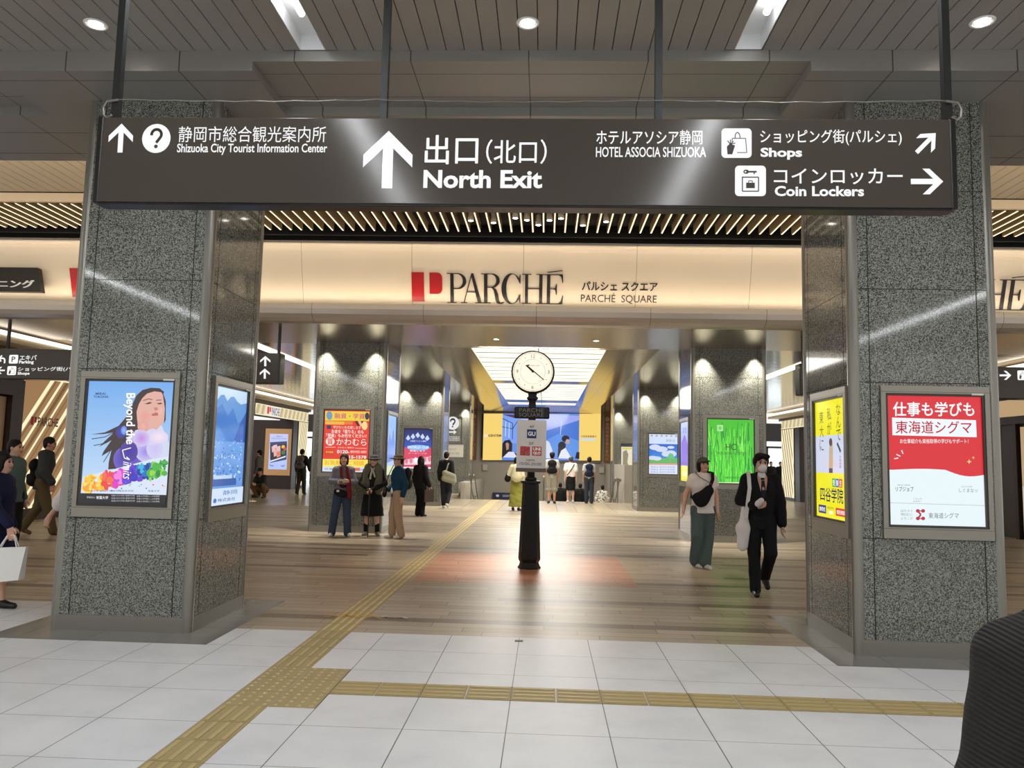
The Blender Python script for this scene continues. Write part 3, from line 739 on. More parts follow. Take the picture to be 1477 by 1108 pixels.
def fascia_logo(x0, label, grp):
    """x0 = left edge of the emblem"""
    H = .497; k = H / 255
    f = lambda p, off: fas_pt(x0 + (p[0] + 38) * 2.676 / 1388, 4.80 - (p[1] - 143) * k, off)
    t = thing('logo_sign', (x0 + 1.33, 13.35, 4.3), label, 'sign', grp)
    for nm, S, m in [('letter', q, INK) for q in LET] + [('red_emblem', EMB, RED)]:
        mb = MB()
        for i, pts in enumerate(S):
            n = len(pts); A = [f(p, .022 + .0003 * i) for p in pts]; Bk = [f(p, .006) for p in pts]
            mb.raw(A + Bk, [tuple(range(n))] + [(j, n + j, n + (j + 1) % n, (j + 1) % n) for j in range(n)])
        o = mb.build(nm, m, t)
    return t
fascia_logo(-2.417, 'large logo lettering with a red emblem on the middle of the cream fascia', 'logos on the fascia')
fascia_logo(-8.62, 'logo lettering with a red emblem on the fascia, mostly behind the left column', 'logos on the fascia')
fascia_logo(5.50, 'logo lettering on the fascia at the right edge, mostly behind the right column', 'logos on the fascia')
def fascia_words(lines, name, label, m):
    t = thing(name, fas_pt(1.24, 4.32, 0), label, 'sign')
    for k, (s, x0, z0, x1, z1, bold) in enumerate(lines):
        mb = MB(); vs, fs = text_geo(s, bold); mb.raw([fas_pt(x0 + (x1 - x0) * v[0], z1 + (z0 - z1) * v[1], .014) for v in vs], fs); mb.build('lettering', m, t)
    return t
fascia_words([('パルシェ スクエア', .585, 4.69, 1.905, 4.535, .02), ('PARCHÉ  SQUARE', .575, 4.50, 1.9, 4.325, 0)], 'square_name_lettering', 'small black two-line square name beside the big logo on the fascia', INK)
t = thing('dining_board', (-10.6, 13.25, 4.35), 'dark slanted board with white dining lettering on the fascia at the far left', 'sign')
mb = MB(); mb.prism([(-12.2, 4.35), (-9.04, 4.345), (-9.14, 4.785), (-12.2, 4.79)], (0, 13.312, 0), (1, 0, 0), (0, 0, 1), .12); mb.build('board', SIGNB, t)
b = Board((-12.2, 13.19, 4.79), (3.16, 0, 0), (0, 0, -.44), step=.001); b.text('パルシェダイニング', .30, .53, .955, .85, (225, 215, 200), .02); b.build('lettering', LIT_DIM, t)

# ---------------------------------------------------------------- clock post with plates
IRON = mat('black_cast_iron', (16, 15, 15), 0.45, 0.2)
cx, cy = -0.205, 11.4
t = thing('clock_post', (cx, cy, 0), 'black cast iron post clock standing on the reddish floor square', 'clock')
mb = MB(); oct_ = 8
mb.lathe([(.165, 0), (.17, .015), (.15, .04), (.135, .085), (.155, .12), (.16, .14), (.118, 1.2), (.118, 1.215)], (cx, cy, 0), oct_); mb.build('base_column', IRON, t)
MB().lathe([(.125, 1.215), (.145, 1.225), (.145, 1.255), (.12, 1.262)], (cx, cy, 0), 16).build('base_cap', IRON, t)
MB().lathe([(.085, 1.26), (.085, 1.30), (.06, 1.31), (.055, 1.40), (.055, 2.34), (.05, 2.42), (.075, 2.45), (.085, 2.47), (.06, 2.50), (.07, 2.54), (.11, 2.56)], (cx, cy, 0), 16).build('post', IRON, t, True)
mb = MB(); mb.lathe([(.294, .066), (.298, .088), (.312, .08), (.322, .03), (.322, -.03), (.312, -.08), (.27, -.09)], (cx, cy, 2.855), 48, 'y'); mb.build('clock_case', IRON, t, True)
FACE = mat('clock_face_white', (250, 240, 222), 0.4, emit=0.72, ecol=(250, 236, 214)); mb = MB(); mb.lathe([(.295, .0), (.295, .012)], (cx, cy - .068, 2.855), 48, 'y'); dial = mb.build('dial', FACE, t)
b = Board((cx - .295, cy - .081, 2.855 + .295), (.59, 0, 0), (0, 0, -.59), step=.0006)
for i in range(48):
    for r in (.40 * .78,):
        a, a2 = 2 * math.pi * i / 48, 2 * math.pi * (i + 1) / 48
        if i == 0: b.layer()
        b.mb.c = rgb(90, 84, 78); P = lambda q, rr: b.P(.5 + rr * math.cos(q), .5 + rr * math.sin(q))
        b.mb.poly([P(a, .312), P(a2, .312), P(a2, .306), P(a, .306)][::-1]); b.mb.poly([P(a, .478), P(a2, .478), P(a2, .47), P(a, .47)][::-1])
for i in range(12):
    a = math.radians(30 * i - 90); u, v = .5 + .39 * math.cos(a), .5 + .39 * math.sin(a)
    if i % 3: b.ell(u, v, .013, .013, (40, 36, 34), 8)
    else: b.text({0: '12', 3: '3', 6: '6', 9: '9'}[i], u - (.05 if i == 0 else .028), v - .045, u + (.05 if i == 0 else .028), v + .045, (110, 102, 94))
b.text('PARCHÉ', .42, .325, .66, .365, (150, 60, 50)); b.rect(.36, .325, .41, .36, (70, 50, 46)); b.build('numerals', PRINT, dial)
b = Board((cx - .295, cy - .088, 2.855 + .295), (.59, 0, 0), (0, 0, -.59), step=.001)
b.poly([(.30, .34), (.35, .335), (.52, .49), (.49, .52)], (14, 12, 12)); b.poly([(.37, .385), (.40, .372), (.79, .70), (.78, .72)], (14, 12, 12)); b.ell(.5, .5, .03, .03, (14, 12, 12)); b.build('hands', PRINT, dial)
plate = MB().box((cx - .262, cy - .075, 2.165), (cx + .255, cy + .06, 2.335)).build('name_plate', IRON, t, bevel=.02)
b = Board((cx - .262, cy - .0755, 2.335), (.517, 0, 0), (0, 0, -.17), step=.0004); b.text('PARCHE', .14, .12, .84, .46, (122, 118, 110)); b.text('SQUARE', .13, .54, .84, .90, (122, 118, 110)); b.build('name_lettering', PRINT, plate)
WPLT = mat('white_sign_plate', (226, 226, 226), 0.4)
bt = thing('floor_guide_board', (cx, cy - .07, 1.40), 'white shop guide board with blue and red squares hung on the clock post', 'sign')
MB().box((cx - .215, cy - .085, 1.44), (cx + .215, cy - .065, 2.14)).build('panel', WPLT, bt)
MB().box((cx - .22, cy - .10, 1.385), (cx + .22, cy - .06, 1.44)).build('bottom_rail', mat('rail_brown', (96, 80, 72), .4), bt)
s7 = 70 / 222; g7 = lambda x, y: (730 + x * s7, 490 + y * s7)
b = Board((cx - .215, cy - .0855, 2.14), (.43, 0, 0), (0, 0, -.70), step=.0003, quad=[g7(50, 367), g7(182, 365), g7(179, 590), g7(51, 592)])
b.text('4F', *g7(105, 391), *g7(128, 405), (110, 112, 118), .01); b.rect(*g7(95, 411), *g7(137, 453), (22, 44, 110)); b.text('GU', *g7(99, 421), *g7(133, 442), SIGNW, .04)
b.text('3F', *g7(103, 471), *g7(126, 485), (110, 112, 118), .01); b.rect(*g7(67, 492), *g7(109, 534), (205, 38, 44)); b.rect(*g7(119, 491), *g7(160, 533), (205, 38, 44))
for s, x0, y0 in (('ユ', 71, 496), ('ニ', 90, 496), ('ク', 71, 514), ('ロ', 90, 514)): b.text(s, *g7(x0 + 1, y0 + 2), *g7(x0 + 14, y0 + 15), SIGNW, .05)
b.text('UNI', *g7(123, 495), *g7(156, 510), SIGNW, .06); b.text('QLO', *g7(123, 514), *g7(156, 530), SIGNW, .06)
b.text('営業時間', *g7(93, 550), *g7(131, 560), (90, 90, 94)); b.text('10:00-20:00', *g7(66, 565), *g7(160, 578), (80, 80, 84)); b.build('print', PRINT, bt)
# ================================================================ LIGHT BOX POSTERS
FRAME = mat('poster_frame_metal', (146, 142, 132), 0.35, 0.85); FRAMED = mat('poster_frame_inner', (70, 68, 64), 0.4, 0.6); LABELP = mat('frame_label', (214, 212, 200), .5)
def obox(mb, o, ex, ey, ez, a, b):
    """box between local corners a, b of the frame (o; ex, ey, ez)"""
    vs = [o + ex * x + ey * y + ez * z for x, y, z in ((a[0],a[1],a[2]),(b[0],a[1],a[2]),(b[0],b[1],a[2]),(a[0],b[1],a[2]),(a[0],a[1],b[2]),(b[0],a[1],b[2]),(b[0],b[1],b[2]),(a[0],b[1],b[2]))]
    mb.raw(vs, [(3,2,1,0),(4,5,6,7),(0,1,5,4),(1,2,6,5),(2,3,7,6),(3,0,4,7)])
def lightbox(label, o, ux, dn, art, quad=None, mg=(.06, .085, .115), group='light box posters on the columns', m=LIT, name='poster_light_box', depth=.03):
    """o = top-left corner of the picture on the column face; mg = side, top and bottom margins of the steel frame"""
    o = Vector(o); ux = Vector(ux); dn = Vector(dn); w, h = ux.length, dn.length; ex, ey = ux.normalized(), dn.normalized(); ez = ey.cross(ex).normalized()
    base = o + ex * (w / 2) + ey * h
    t = thing(name, base, label, 'poster', group)
    s, tp_, bt_ = mg; mb = MB(); B = lambda a, b: obox(mb, o, ex, ey, ez, a, b)
    B((-s, -tp_, .001), (w + s, -.02, depth)); B((-s, h + .02, .001), (w + s, h + bt_, depth)); B((-s, -.02, .001), (-.02, h + .02, depth)); B((w + .02, -.02, .001), (w + s, h + .02, depth))
    mb.m = 1
    for a, b in (((-.02, -.02, .001), (w + .02, 0, depth - .008)), ((-.02, h, .001), (w + .02, h + .02, depth - .008)), ((-.02, 0, .001), (0, h, depth - .008)), ((w, 0, .001), (w + .02, h, depth - .008))): B(a, b)
    B((-s, -.034, depth), (w + s, -.031, depth + .001)); B((-s, h + .031, depth), (w + s, h + .034, depth + .001))
    mb.m = 2; B((w - .09, -.028, depth), (w + .01, -.012, depth + .0015))
    mb.build('frame', [FRAME, FRAMED, LABELP], t)
    b = Board(o + ez * .004, ux, dn, step=.00007, quad=quad); b.clamp = True; art(b); b.build('picture', m, t)
    return t
def Z(x0, y0, s): return lambda x, y: (x0 + x / s, y0 + y / s)

# -- left column, front: university poster
za = Z(0, 500, 5.275)
def art_uni(b):
    q = za; b.grad(*q(612, 265), *q(1327, 1130), (112, 168, 232), (200, 222, 244), 30)
    HAIR = (58, 42, 44); SK = (222, 172, 158)
    b.poly([q(1250, 350), q(1215, 322), q(1150, 318), q(1085, 335), q(1040, 375), q(1005, 450), q(960, 540), q(905, 605), q(800, 655), q(695, 670), q(790, 668), q(870, 655), q(800, 720), q(755, 765), q(850, 715), q(790, 800), q(775, 835), q(850, 790), q(830, 880), q(826, 935), q(900, 930), q(1010, 900), q(1070, 700), q(1110, 560)], HAIR)
    for pts in ([(700, 705), (800, 690), (900, 640)], [(715, 755), (810, 735), (880, 690)], [(790, 880), (840, 800), (880, 720)]): b.line([q(*p) for p in pts], 1.1, HAIR)
    b.poly([q(1030, 640), q(1100, 620), q(1225, 590), q(1270, 690), q(1300, 760), q(1290, 850), q(1000, 890), q(985, 760)], (206, 214, 236))
    b.poly([q(1045, 560), q(1060, 700), q(1100, 730), q(1170, 660), q(1215, 610), q(1150, 600)], (214, 160, 156))
    b.poly([q(1085, 395), q(1120, 362), q(1175, 345), q(1228, 352), q(1252, 395), q(1258, 450), q(1250, 500), q(1262, 540), q(1240, 590), q(1205, 622), q(1150, 632), q(1085, 610), q(1045, 560), q(1040, 500), q(1058, 440)], SK)
    b.poly([q(1235, 340), q(1262, 420), q(1262, 560), q(1248, 590), q(1256, 480)], HAIR)
    b.poly([q(1100, 440), q(1140, 425), q(1160, 432), q(1130, 443)], (96, 60, 58)); b.poly([q(1192, 436), q(1225, 430), q(1236, 440), q(1210, 444)], (96, 60, 58))
    b.line([q(1090, 415), q(1130, 402), q(1160, 408)], 1.0, (80, 52, 50)); b.line([q(1190, 412), q(1228, 410)], 1.0, (80, 52, 50))
    b.poly([q(1170, 470), q(1195, 465), q(1205, 485), q(1180, 492)], (190, 128, 124)); b.poly([q(1150, 520), q(1185, 505), q(1222, 512), q(1200, 528), q(1165, 532)], (196, 96, 104))
    b.glow(*q(1105, 535), 8, 9, (222, 170, 156), (236, 140, 140), 5); b.glow(*q(1090, 610), 8, 8, (216, 160, 150), (246, 178, 150), 5); b.glow(*q(1225, 500), 4.5, 8, (222, 172, 158), (238, 190, 178), 4)
    for cx, cy, rx, ry, c in ((1060, 760, 20, 22, (150, 80, 214)), (1000, 840, 17, 18, (66, 44, 190)), (1110, 800, 15, 15, (120, 90, 220)), (1180, 780, 12, 14, (196, 180, 240)), (940, 860, 14, 17, (50, 40, 170)), (1165, 690, 12, 12, (236, 206, 240)), (1080, 700, 12, 12, (180, 96, 214))): b.glow(*q(cx, cy), rx, ry, (206, 206, 236) if cx > 1050 else (112, 96, 190), c)
    b.glow(*q(925, 655), 8, 9, (58, 50, 110), (60, 80, 230)); b.glow(*q(948, 640), 4.5, 6.5, (90, 120, 230), (180, 236, 252)); b.glow(*q(1215, 690), 13, 9, (222, 206, 230), (246, 240, 248), 7, .4); b.glow(*q(985, 800), 13, 15, (84, 62, 150), (44, 34, 176))
    b.poly([q(1288, 836), q(1150, 860), q(1000, 900), q(850, 940), q(640, 990), q(620, 1118), q(1275, 1130)], (214, 226, 244))
    random.seed(3)
    band = [((640, 990), (850, 945), [(252, 196, 40), (250, 160, 40), (246, 220, 90)]), ((800, 950), (930, 925), [(236, 70, 60), (240, 110, 70), (226, 60, 120)]), ((880, 940), (1000, 900), [(220, 60, 200), (190, 60, 210), (240, 130, 220)]), ((960, 920), (1080, 880), [(70, 40, 180), (100, 60, 210), (40, 60, 200)]), ((1060, 890), (1180, 870), [(20, 110, 200), (10, 60, 150), (60, 180, 220)]), ((1150, 880), (1290, 845), [(30, 140, 60), (70, 180, 60), (150, 210, 70)])]
    for (x0, y0), (x1, y1), cs in band:
        for i in range(34):
            u = random.random(); x = x0 + (x1 - x0) * u; yb = y0 + (y1 - y0) * u; b.ell(*q(min(max(x, 650), 1262), yb + random.uniform(20, 120)), random.uniform(1.5, 5.5), random.uniform(2, 6.5), random.choice(cs), 11)
    for i in range(26): b.ell(*q(random.uniform(640, 1270), random.uniform(1020, 1100)), random.uniform(.5, 1.6), random.uniform(.5, 1.6), random.choice([(250, 180, 40), (230, 60, 110), (80, 60, 200), (40, 150, 220), (130, 200, 60)]), 8)
    b.text('Beyond the', *q(952, 360), *q(1040, 745), (252, 252, 252), .02, rot=True)
    b.line([q(1010, 772), q(945, 790), q(960, 850), q(1000, 862), q(975, 840)], 1.3, (252, 252, 252)); b.text('imits', *q(950, 875), *q(1012, 1010), (252, 252, 252), 0, rot=True, shear=.35)
    b.text('MIRAI', *q(740, 355), *q(816, 372), (30, 60, 120), .02); b.text('TOKOHA', *q(724, 378), *q(838, 396), (30, 60, 120), .02)
    b.poly([q(617, 1114), q(1278, 1128), q(1272, 1212), q(610, 1195)], (14, 18, 26))
    b.text('学校法人', *q(675, 1138), *q(738, 1154), (220, 220, 224)); b.text('常葉大学', *q(748, 1136), *q(838, 1160), (240, 240, 240), .02)
    for i in range(3): b.text('常葉大学大学院 健康科学部', *q(862, 1126 + 20 * i), *q(1040, 1139 + 20 * i), (190, 192, 196)); b.text('常葉大学附属とこは幼稚園', *q(1054, 1130 + 20 * i), *q(1226, 1143 + 20 * i), (190, 192, 196))
    b.text('常葉大学 短期大学部 附属高等学校', *q(680, 1090), *q(1030, 1104), (70, 80, 110)); b.text('常葉大学', *q(1140, 1090), *q(1226, 1106), (50, 60, 110))
lightbox('university poster with blue sky and colour splashes on the left granite column', (-4.12, 6.77, 2.187), (.785, 0, 0), (0, 0, -1.093), art_uni, [za(680, 265), za(1327, 278), za(1270, 1208), za(612, 1192)])

# -- left column, side: blue mountains above a town
zb = Z(270, 500, 5.275)
def art_mtn(b):
    q = lambda u, v: (u, v); b.grad(0, 0, 1, 1, (196, 222, 246), (150, 190, 240), 16)
    b.poly([(0, .14), (.15, .07), (.25, .06), (.36, .11), (.46, .07), (.56, .06), (.68, .10), (.8, .12), (1, .10), (1, .45), (0, .45)], (96, 150, 216))
    b.poly([(0, .2), (.2, .14), (.4, .24), (.55, .16), (.75, .3), (1, .2), (1, .5), (0, .5)], (72, 126, 202)); b.poly([(1, .18), (.8, .3), (.62, .46), (1, .5)], (52, 96, 180)); b.poly([(0, .3), (.2, .36), (.4, .46), (0, .5)], (84, 140, 214))
    b.rect(0, .46, 1, .86, (104, 154, 222)); random.seed(5)
    for i in range(150):
        u, v = random.random() * .9, random.uniform(.44, .80); s = .01 + .05 * (v - .42); b.rect(u, v, u + s * 1.6, v + s * .7, random.choice([(170, 204, 242), (206, 226, 248), (78, 128, 204), (120, 168, 228), (58, 104, 186)]))
    b.rect(.02, .78, .75, .84, (60, 96, 170)); b.rect(.05, .75, .6, .78, (190, 212, 240)); b.rect(0, .86, 1, 1, (206, 226, 250))
    b.ell(.12, .96, .05, .02, (60, 110, 190)); b.text('株式会社', .2, .945, .75, .975, (60, 80, 130), .01); b.text('静岡', .35, .88, .8, .92, (70, 110, 190))
lightbox('blue mountain and town poster on the inner side of the left granite column', (-3.07, 7.03, 2.187), (0, .75, 0), (0, 0, -1.11), art_mtn, mg=(.07, .09, .14))

# -- right column, front: red and white poster (its cartoon figure is left out)
zr = Z(1150, 540, 4.617)
def art_red(b):
    q = zr; b.rect(*q(590, 140), *q(1255, 1020), (214, 26, 40))
    b.poly([q(600, 638)] + [q(600 + 640 * i / 20, 640 + (672 - 640) * i / 20 - 0 + (-22 * math.sin(math.pi * 1.0 * i / 20 * 1.0)) * (1 if i < 10 else 1) + (26 if i > 12 else 0) * math.sin((i - 12) / 8 * math.pi)) for i in range(1, 21)] + [q(1255, 672), q(1255, 1025), q(600, 1005)], (228, 242, 246))
    b.text('仕事も学びも', *q(636, 186), *q(1178, 280), (246, 250, 252), .028)
    b.poly([q(628, 290), q(1190, 306), q(1194, 420), q(630, 408)], (234, 244, 248)); b.text('東海道シグマ', *q(652, 312), *q(1160, 396), (190, 26, 52), .012)
    b.text('お仕事紹介も資格取得の学びもサポート！', *q(680, 432), *q(1138, 462), (246, 236, 236), .012)
    for p0, p1 in (((655, 535), (682, 548)), ((668, 560), (640, 565)), ((690, 507), (700, 532))): b.line([q(*p0), q(*p1)], 1.5, (246, 240, 240))
    for cx, cy, r in ((1142, 583, 17), (1170, 556, 11)): b.poly([q(cx, cy - r), q(cx + r * .25, cy - r * .25), q(cx + r, cy), q(cx + r * .25, cy + r * .25), q(cx, cy + r), q(cx - r * .25, cy + r * .25), q(cx - r, cy), q(cx - r * .25, cy - r * .25)], (250, 214, 130))
    b.text('リブジョブ', *q(648, 750), *q(768, 782), (60, 64, 70), .01); b.text('資格を活かす就業支援', *q(660, 736), *q(745, 744), (90, 94, 100))
    b.text('しぐまなッ', *q(1072, 762), *q(1196, 788), (110, 110, 116)); b.text('まなびの応援', *q(1088, 745), *q(1160, 755), (130, 130, 134))
    b.text('くらしの', *q(765, 825), *q(822, 837), (120, 124, 130)); b.text('お手伝い', *q(765, 842), *q(822, 854), (120, 124, 130))
    b.line([q(606, 858), q(1246, 876)], .9, (188, 196, 200))
    for i, s in enumerate(('はたらく', '明日に', 'よろこび')): b.text(s, *q(682, 902 + 25 * i), *q(760, 920 + 25 * i), (120, 124, 130))
    for x, y in ((795, 912), (830, 912), (795, 962), (830, 962)): b.ell(*q(x, y), 2.9, 2.6, (180, 24, 50))
    b.line([q(795, 912), q(815, 937), q(795, 962)], 2.6, (180, 24, 50)); b.line([q(795, 912), q(830, 912)], 1.4, (180, 24, 50)); b.line([q(795, 962), q(830, 962)], 1.4, (180, 24, 50))
    b.text('東海道シグマ', *q(866, 924), *q(1068, 962), (90, 96, 104))
lightbox('red and white job poster on the front of the right granite column', (2.927, 6.77, 2.187), (.79, 0, 0), (0, 0, -1.097), art_red, [zr(594, 143), zr(1224, 152), zr(1248, 1018), zr(608, 1002)])

# -- right column, side: yellow school poster
def art_yel(b):
    b.rect(0, 0, 1, 1, (240, 232, 22)); b.rect(0, .30, 1, .62, (206, 212, 232))
    b.stack('なんで、', .72, .04, .86, .46, (70, 66, 30)); b.stack('私が', .42, .06, .56, .30, (70, 66, 30)); b.stack('東大に', .15, .08, .29, .44, (90, 88, 60))
    b.poly([(.45, .62), (.47, .44), (.50, .36), (.56, .34), (.60, .38), (.60, .47), (.58, .62)], (196, 170, 130)); b.ell(.53, .36, .055, .035, (90, 70, 60)); b.rect(.46, .58, .58, .62, (60, 60, 80))
    b.stack('合格体験', .80, .47, .86, .58, (110, 110, 120))
    for i, (s, c) in enumerate((('受', (40, 160, 70)), ('験', (50, 90, 190)), ('生', (220, 50, 50)))): b.rect(.56 + i * .11, .665, .66 + i * .11, .735, c); b.text(s, .575 + i * .11, .675, .645 + i * .11, .725, SIGNW, .01)
    b.text('四谷学院', .14, .745, .90, .865, (24, 26, 90), .02)
    b.rect(.08, .90, .34, .97, (40, 44, 130)); b.text('静岡校', .11, .915, .31, .955, SIGNW, .01); b.text('説明会 受付中', .38, .905, .60, .925, (60, 60, 30)); b.rect(.44, .94, .56, .965, (240, 244, 250))
    b.rect(.66, .905, .98, .97, (214, 60, 40)); b.text('個別相談', .69, .92, .95, .955, SIGNW, .01)
lightbox('yellow school poster on the inner side of the right granite column', (2.63, 7.66, 2.18), (0, -.75, 0), (0, 0, -1.085), art_yel, mg=(.07, .09, .14))

# -- second pair of columns
zk = Z(440, 570, 5.275)
def art_loan(b):
    q = zk; b.rect(*q(120, 100), *q(500, 620), (226, 48, 30)); b.poly([q(164, 140), q(478, 138), q(476, 205), q(164, 208)], (232, 208, 50)); b.text('融資・学資', *q(232, 152), *q(445, 192), (214, 60, 130), .02)
    b.ell(*q(194, 172), 4, 6, (110, 150, 190)); b.ell(*q(462, 170), 3, 5, (40, 50, 60)); b.rect(*q(164, 212), *q(300, 236), (236, 180, 60)); b.rect(*q(300, 210), *q(360, 234), (230, 120, 40))
    for i in range(3): b.poly([q(376 + 22 * i, 208), q(392 + 22 * i, 206), q(410 + 22 * i, 240), q(396 + 22 * i, 246)], (24, 20, 20) if i % 2 == 0 else (236, 190, 150))
    b.ell(*q(446, 240), 4, 6, (240, 214, 140)); b.rect(*q(176, 242), *q(206, 270), (36, 42, 80))
    b.text('学びたいを応援します', *q(222, 244), *q(420, 266), (250, 240, 220)); b.text('お金を「借りる」のも', *q(210, 272), *q(440, 300), (250, 246, 236), .014); b.text('「預替」もお任せください！', *q(172, 303), *q(460, 330), (250, 246, 236), .014)
    b.ell(*q(200, 362), 6, 6, (244, 226, 214), 20); b.text('質', *q(180, 338), *q(220, 386), (224, 48, 30), .02); b.text('かわむら', *q(246, 338), *q(462, 388), (250, 246, 240), .006)
    b.line([q(166, 406), q(240, 404)], .5, (250, 230, 220)); b.line([q(380, 408), q(464, 409)], .5, (250, 230, 220)); b.text('かわむら 静岡店', *q(256, 400), *q(372, 411), (250, 230, 220))
    b.rect(*q(166, 430), *q(226, 470), (200, 60, 20)); b.text('年中無休', *q(170, 434), *q(224, 450), (250, 220, 40)); b.text('0120-', *q(250, 424), *q(340, 450), (250, 244, 236), .02); b.text('静岡市葵区 紺屋町', *q(348, 426), *q(465, 446), (250, 230, 220))
    b.text('20-15-1578', *q(280, 464), *q(464, 488), (250, 246, 240), .025)
    b.rect(*q(120, 494), *q(500, 552), (248, 226, 90)); b.text('お気軽にご相談', *q(160, 504), *q(450, 540), (230, 150, 40), .01); b.rect(*q(120, 552), *q(500, 620), (214, 222, 236)); b.text('営業時間 10:00-19:00', *q(160, 562), *q(455, 580), (90, 110, 160)); b.rect(*q(330, 558), *q(420, 582), (226, 110, 80))
lightbox('red and yellow loan poster on the column behind the three standing women', (-4.57, 15.8, 2.485), (.94, 0, 0), (0, 0, -1.26), art_loan, [zk(163, 133), zk(482, 132), zk(476, 592), zk(143, 590)], mg=(.1, .08, .10))
def art_side(b):
    b.grad(0, 0, 1, 1, (150, 186, 236), (190, 206, 240), 10); b.poly([(.1, .5), (.3, .3), (.5, .42), (.7, .2), (.9, .45), (.9, .75), (.1, .8)], (120, 150, 220)); b.rect(0, .85, 1, 1, (220, 226, 190))
lightbox('pale blue poster on the side of the column behind the three standing women', (-3.32, 16.08, 2.43), (0, .95, 0), (0, 0, -1.26), art_side)
zg = Z(880, 500, 5.275)
def art_green(b):
    q = zg; b.grad(*q(735, 560), *q(1085, 1030), (70, 190, 40), (60, 200, 50), 6); random.seed(11)
    for i in range(230):
        x = random.uniform(740, 1070); y = random.uniform(580, 1010); h = random.uniform(60, 200); d = random.uniform(-14, 14); w = random.uniform(.5, 1.3)
        b.line([q(x, min(y + h, 1022)), q(x + d * .4, min(y + h, 1022) - h * .5), q(x + d, max(566, min(y + h, 1022) - h))], w, random.choice([(80, 214, 50), (110, 232, 70), (46, 150, 40), (140, 244, 90), (38, 128, 60), (96, 222, 60)]))
    b.rect(*q(806, 602), *q(850, 648), (170, 226, 150)); b.rect(*q(818, 614), *q(838, 636), (96, 206, 70)); b.text('HC', *q(870, 740), *q(945, 786), (24, 60, 26)); b.text('HOUSING CENTER', *q(804, 800), *q(1025, 818), (40, 92, 40))
    b.text('静岡展示場', *q(862, 980), *q(1010, 996), (40, 110, 40)); b.rect(*q(735, 1022), *q(1085, 1034), (220, 246, 190))
lightbox('green grass poster on the column behind the woman in the cap', (3.27, 16.0 - .2, 2.455), (.915, 0, 0), (0, 0, -1.275), art_green, [zg(738, 560), zg(1078, 566), zg(1080, 1032), zg(735, 1025)], mg=(.1, .09, .12))
def art_vio(b):
    b.grad(0, 0, 1, .75, (206, 214, 244), (130, 130, 230), 10); b.poly([(.1, .35), (.5, .2), (.9, .4), (.8, .72), (.2, .74)], (150, 110, 200)); b.rect(0, .74, 1, 1, (226, 220, 60)); b.text('ゆめ', .25, .08, .75, .2, (90, 100, 190)); b.rect(.2, .84, .8, .92, (250, 246, 180))
lightbox('violet and yellow poster on the side of the column beside the woman in the cap', (2.95, 17.05, 2.42), (0, -.95, 0), (0, 0, -1.24), art_vio)
# -- third pair of columns
zl = Z(560, 560, 7.385)
def art_fest(b):
    q = zl; b.grad(*q(170, 430), *q(470, 630), (20, 26, 90), (40, 80, 190), 8); b.rect(*q(170, 628), *q(470, 860), (214, 60, 96))
    for i in range(5): b.poly([q(190 + 50 * i, 500 + 18 * abs(i - 2)), q(215 + 50 * i, 470 + 14 * abs(i - 2)), q(238 + 50 * i, 505 + 16 * abs(i - 2)), q(214 + 50 * i, 530 + 14 * abs(i - 2))], (196, 214, 244))
    b.text('大道芸フェス in 静岡', *q(236, 552), *q(402, 572), (214, 224, 250), .01); b.ell(*q(320, 630), 16, 4, (120, 180, 246)); b.text('WORLD CUP', *q(210, 612), *q(430, 640), (230, 240, 255), .03); b.text('開催します', *q(236, 652), *q(396, 674), (250, 226, 232), .01); b.text('クーポンつき', *q(216, 682), *q(410, 696), (250, 220, 226))
    b.poly([q(180, 760), q(250, 745), q(320, 738), q(400, 730), q(455, 712), q(455, 800), q(180, 810)], (238, 206, 216))
    for i in range(6): b.ell(*q(200 + 48 * i, 770 - 5 * i), 2.2, 4, random.choice([(250, 250, 250), (180, 190, 220), (226, 120, 140)]))
    b.rect(*q(170, 830), *q(470, 862), (238, 230, 236))
lightbox('blue and pink festival poster on the next column of the left row', (-4.56, 24.9, 2.455), (.89, 0, 0), (0, 0, -1.275), art_fest, [zl(178, 436), zl(464, 438), zl(456, 848), zl(170, 846)], mg=(.1, .08, .10))
zs = Z(850, 580, 6.714)
def art_sky(b):
    q = zs; b.rect(*q(560, 310), *q(840, 405), (206, 222, 246)); b.grad(*q(560, 405), *q(840, 560), (30, 96, 200), (60, 140, 226), 8); b.rect(*q(560, 540), *q(840, 600), (96, 180, 96))
    for cx, cy, rx, ry in ((620, 438, 8, 4), (680, 455, 9, 4), (770, 436, 5, 2), (730, 500, 7, 4), (770, 498, 8, 5), (600, 540, 7, 3), (640, 545, 6, 3)): b.ell(*q(cx, cy), rx, ry, (206, 216, 244))
    b.poly([q(730, 540), q(760, 490), q(790, 500), q(810, 545)], (96, 190, 130)); b.poly([q(750, 580), q(764, 520), q(776, 580)], (110, 180, 110)); b.rect(*q(560, 592), *q(840, 606), (226, 150, 140)); b.rect(*q(560, 606), *q(840, 700), (216, 224, 244))
    b.text('夏の思い出', *q(726, 358), *q(806, 384), (120, 130, 150)); 
    for i in range(6): b.ell(*q(590 + 46 * i, 327), 1.6, 1.4, (176, 170, 160))
    for i in range(3): b.text('展覧会 静岡市美術館', *q(580, 620 + 24 * i), *q(810, 634 + 24 * i), (120, 140, 180))
lightbox('blue sky and clouds poster on the next column of the right row', (3.30, 24.9, 2.45), (.90, 0, 0), (0, 0, -1.26), art_sky, [zs(565, 312), zs(833, 312), zs(834, 696), zs(563, 692)], mg=(.1, .08, .10))
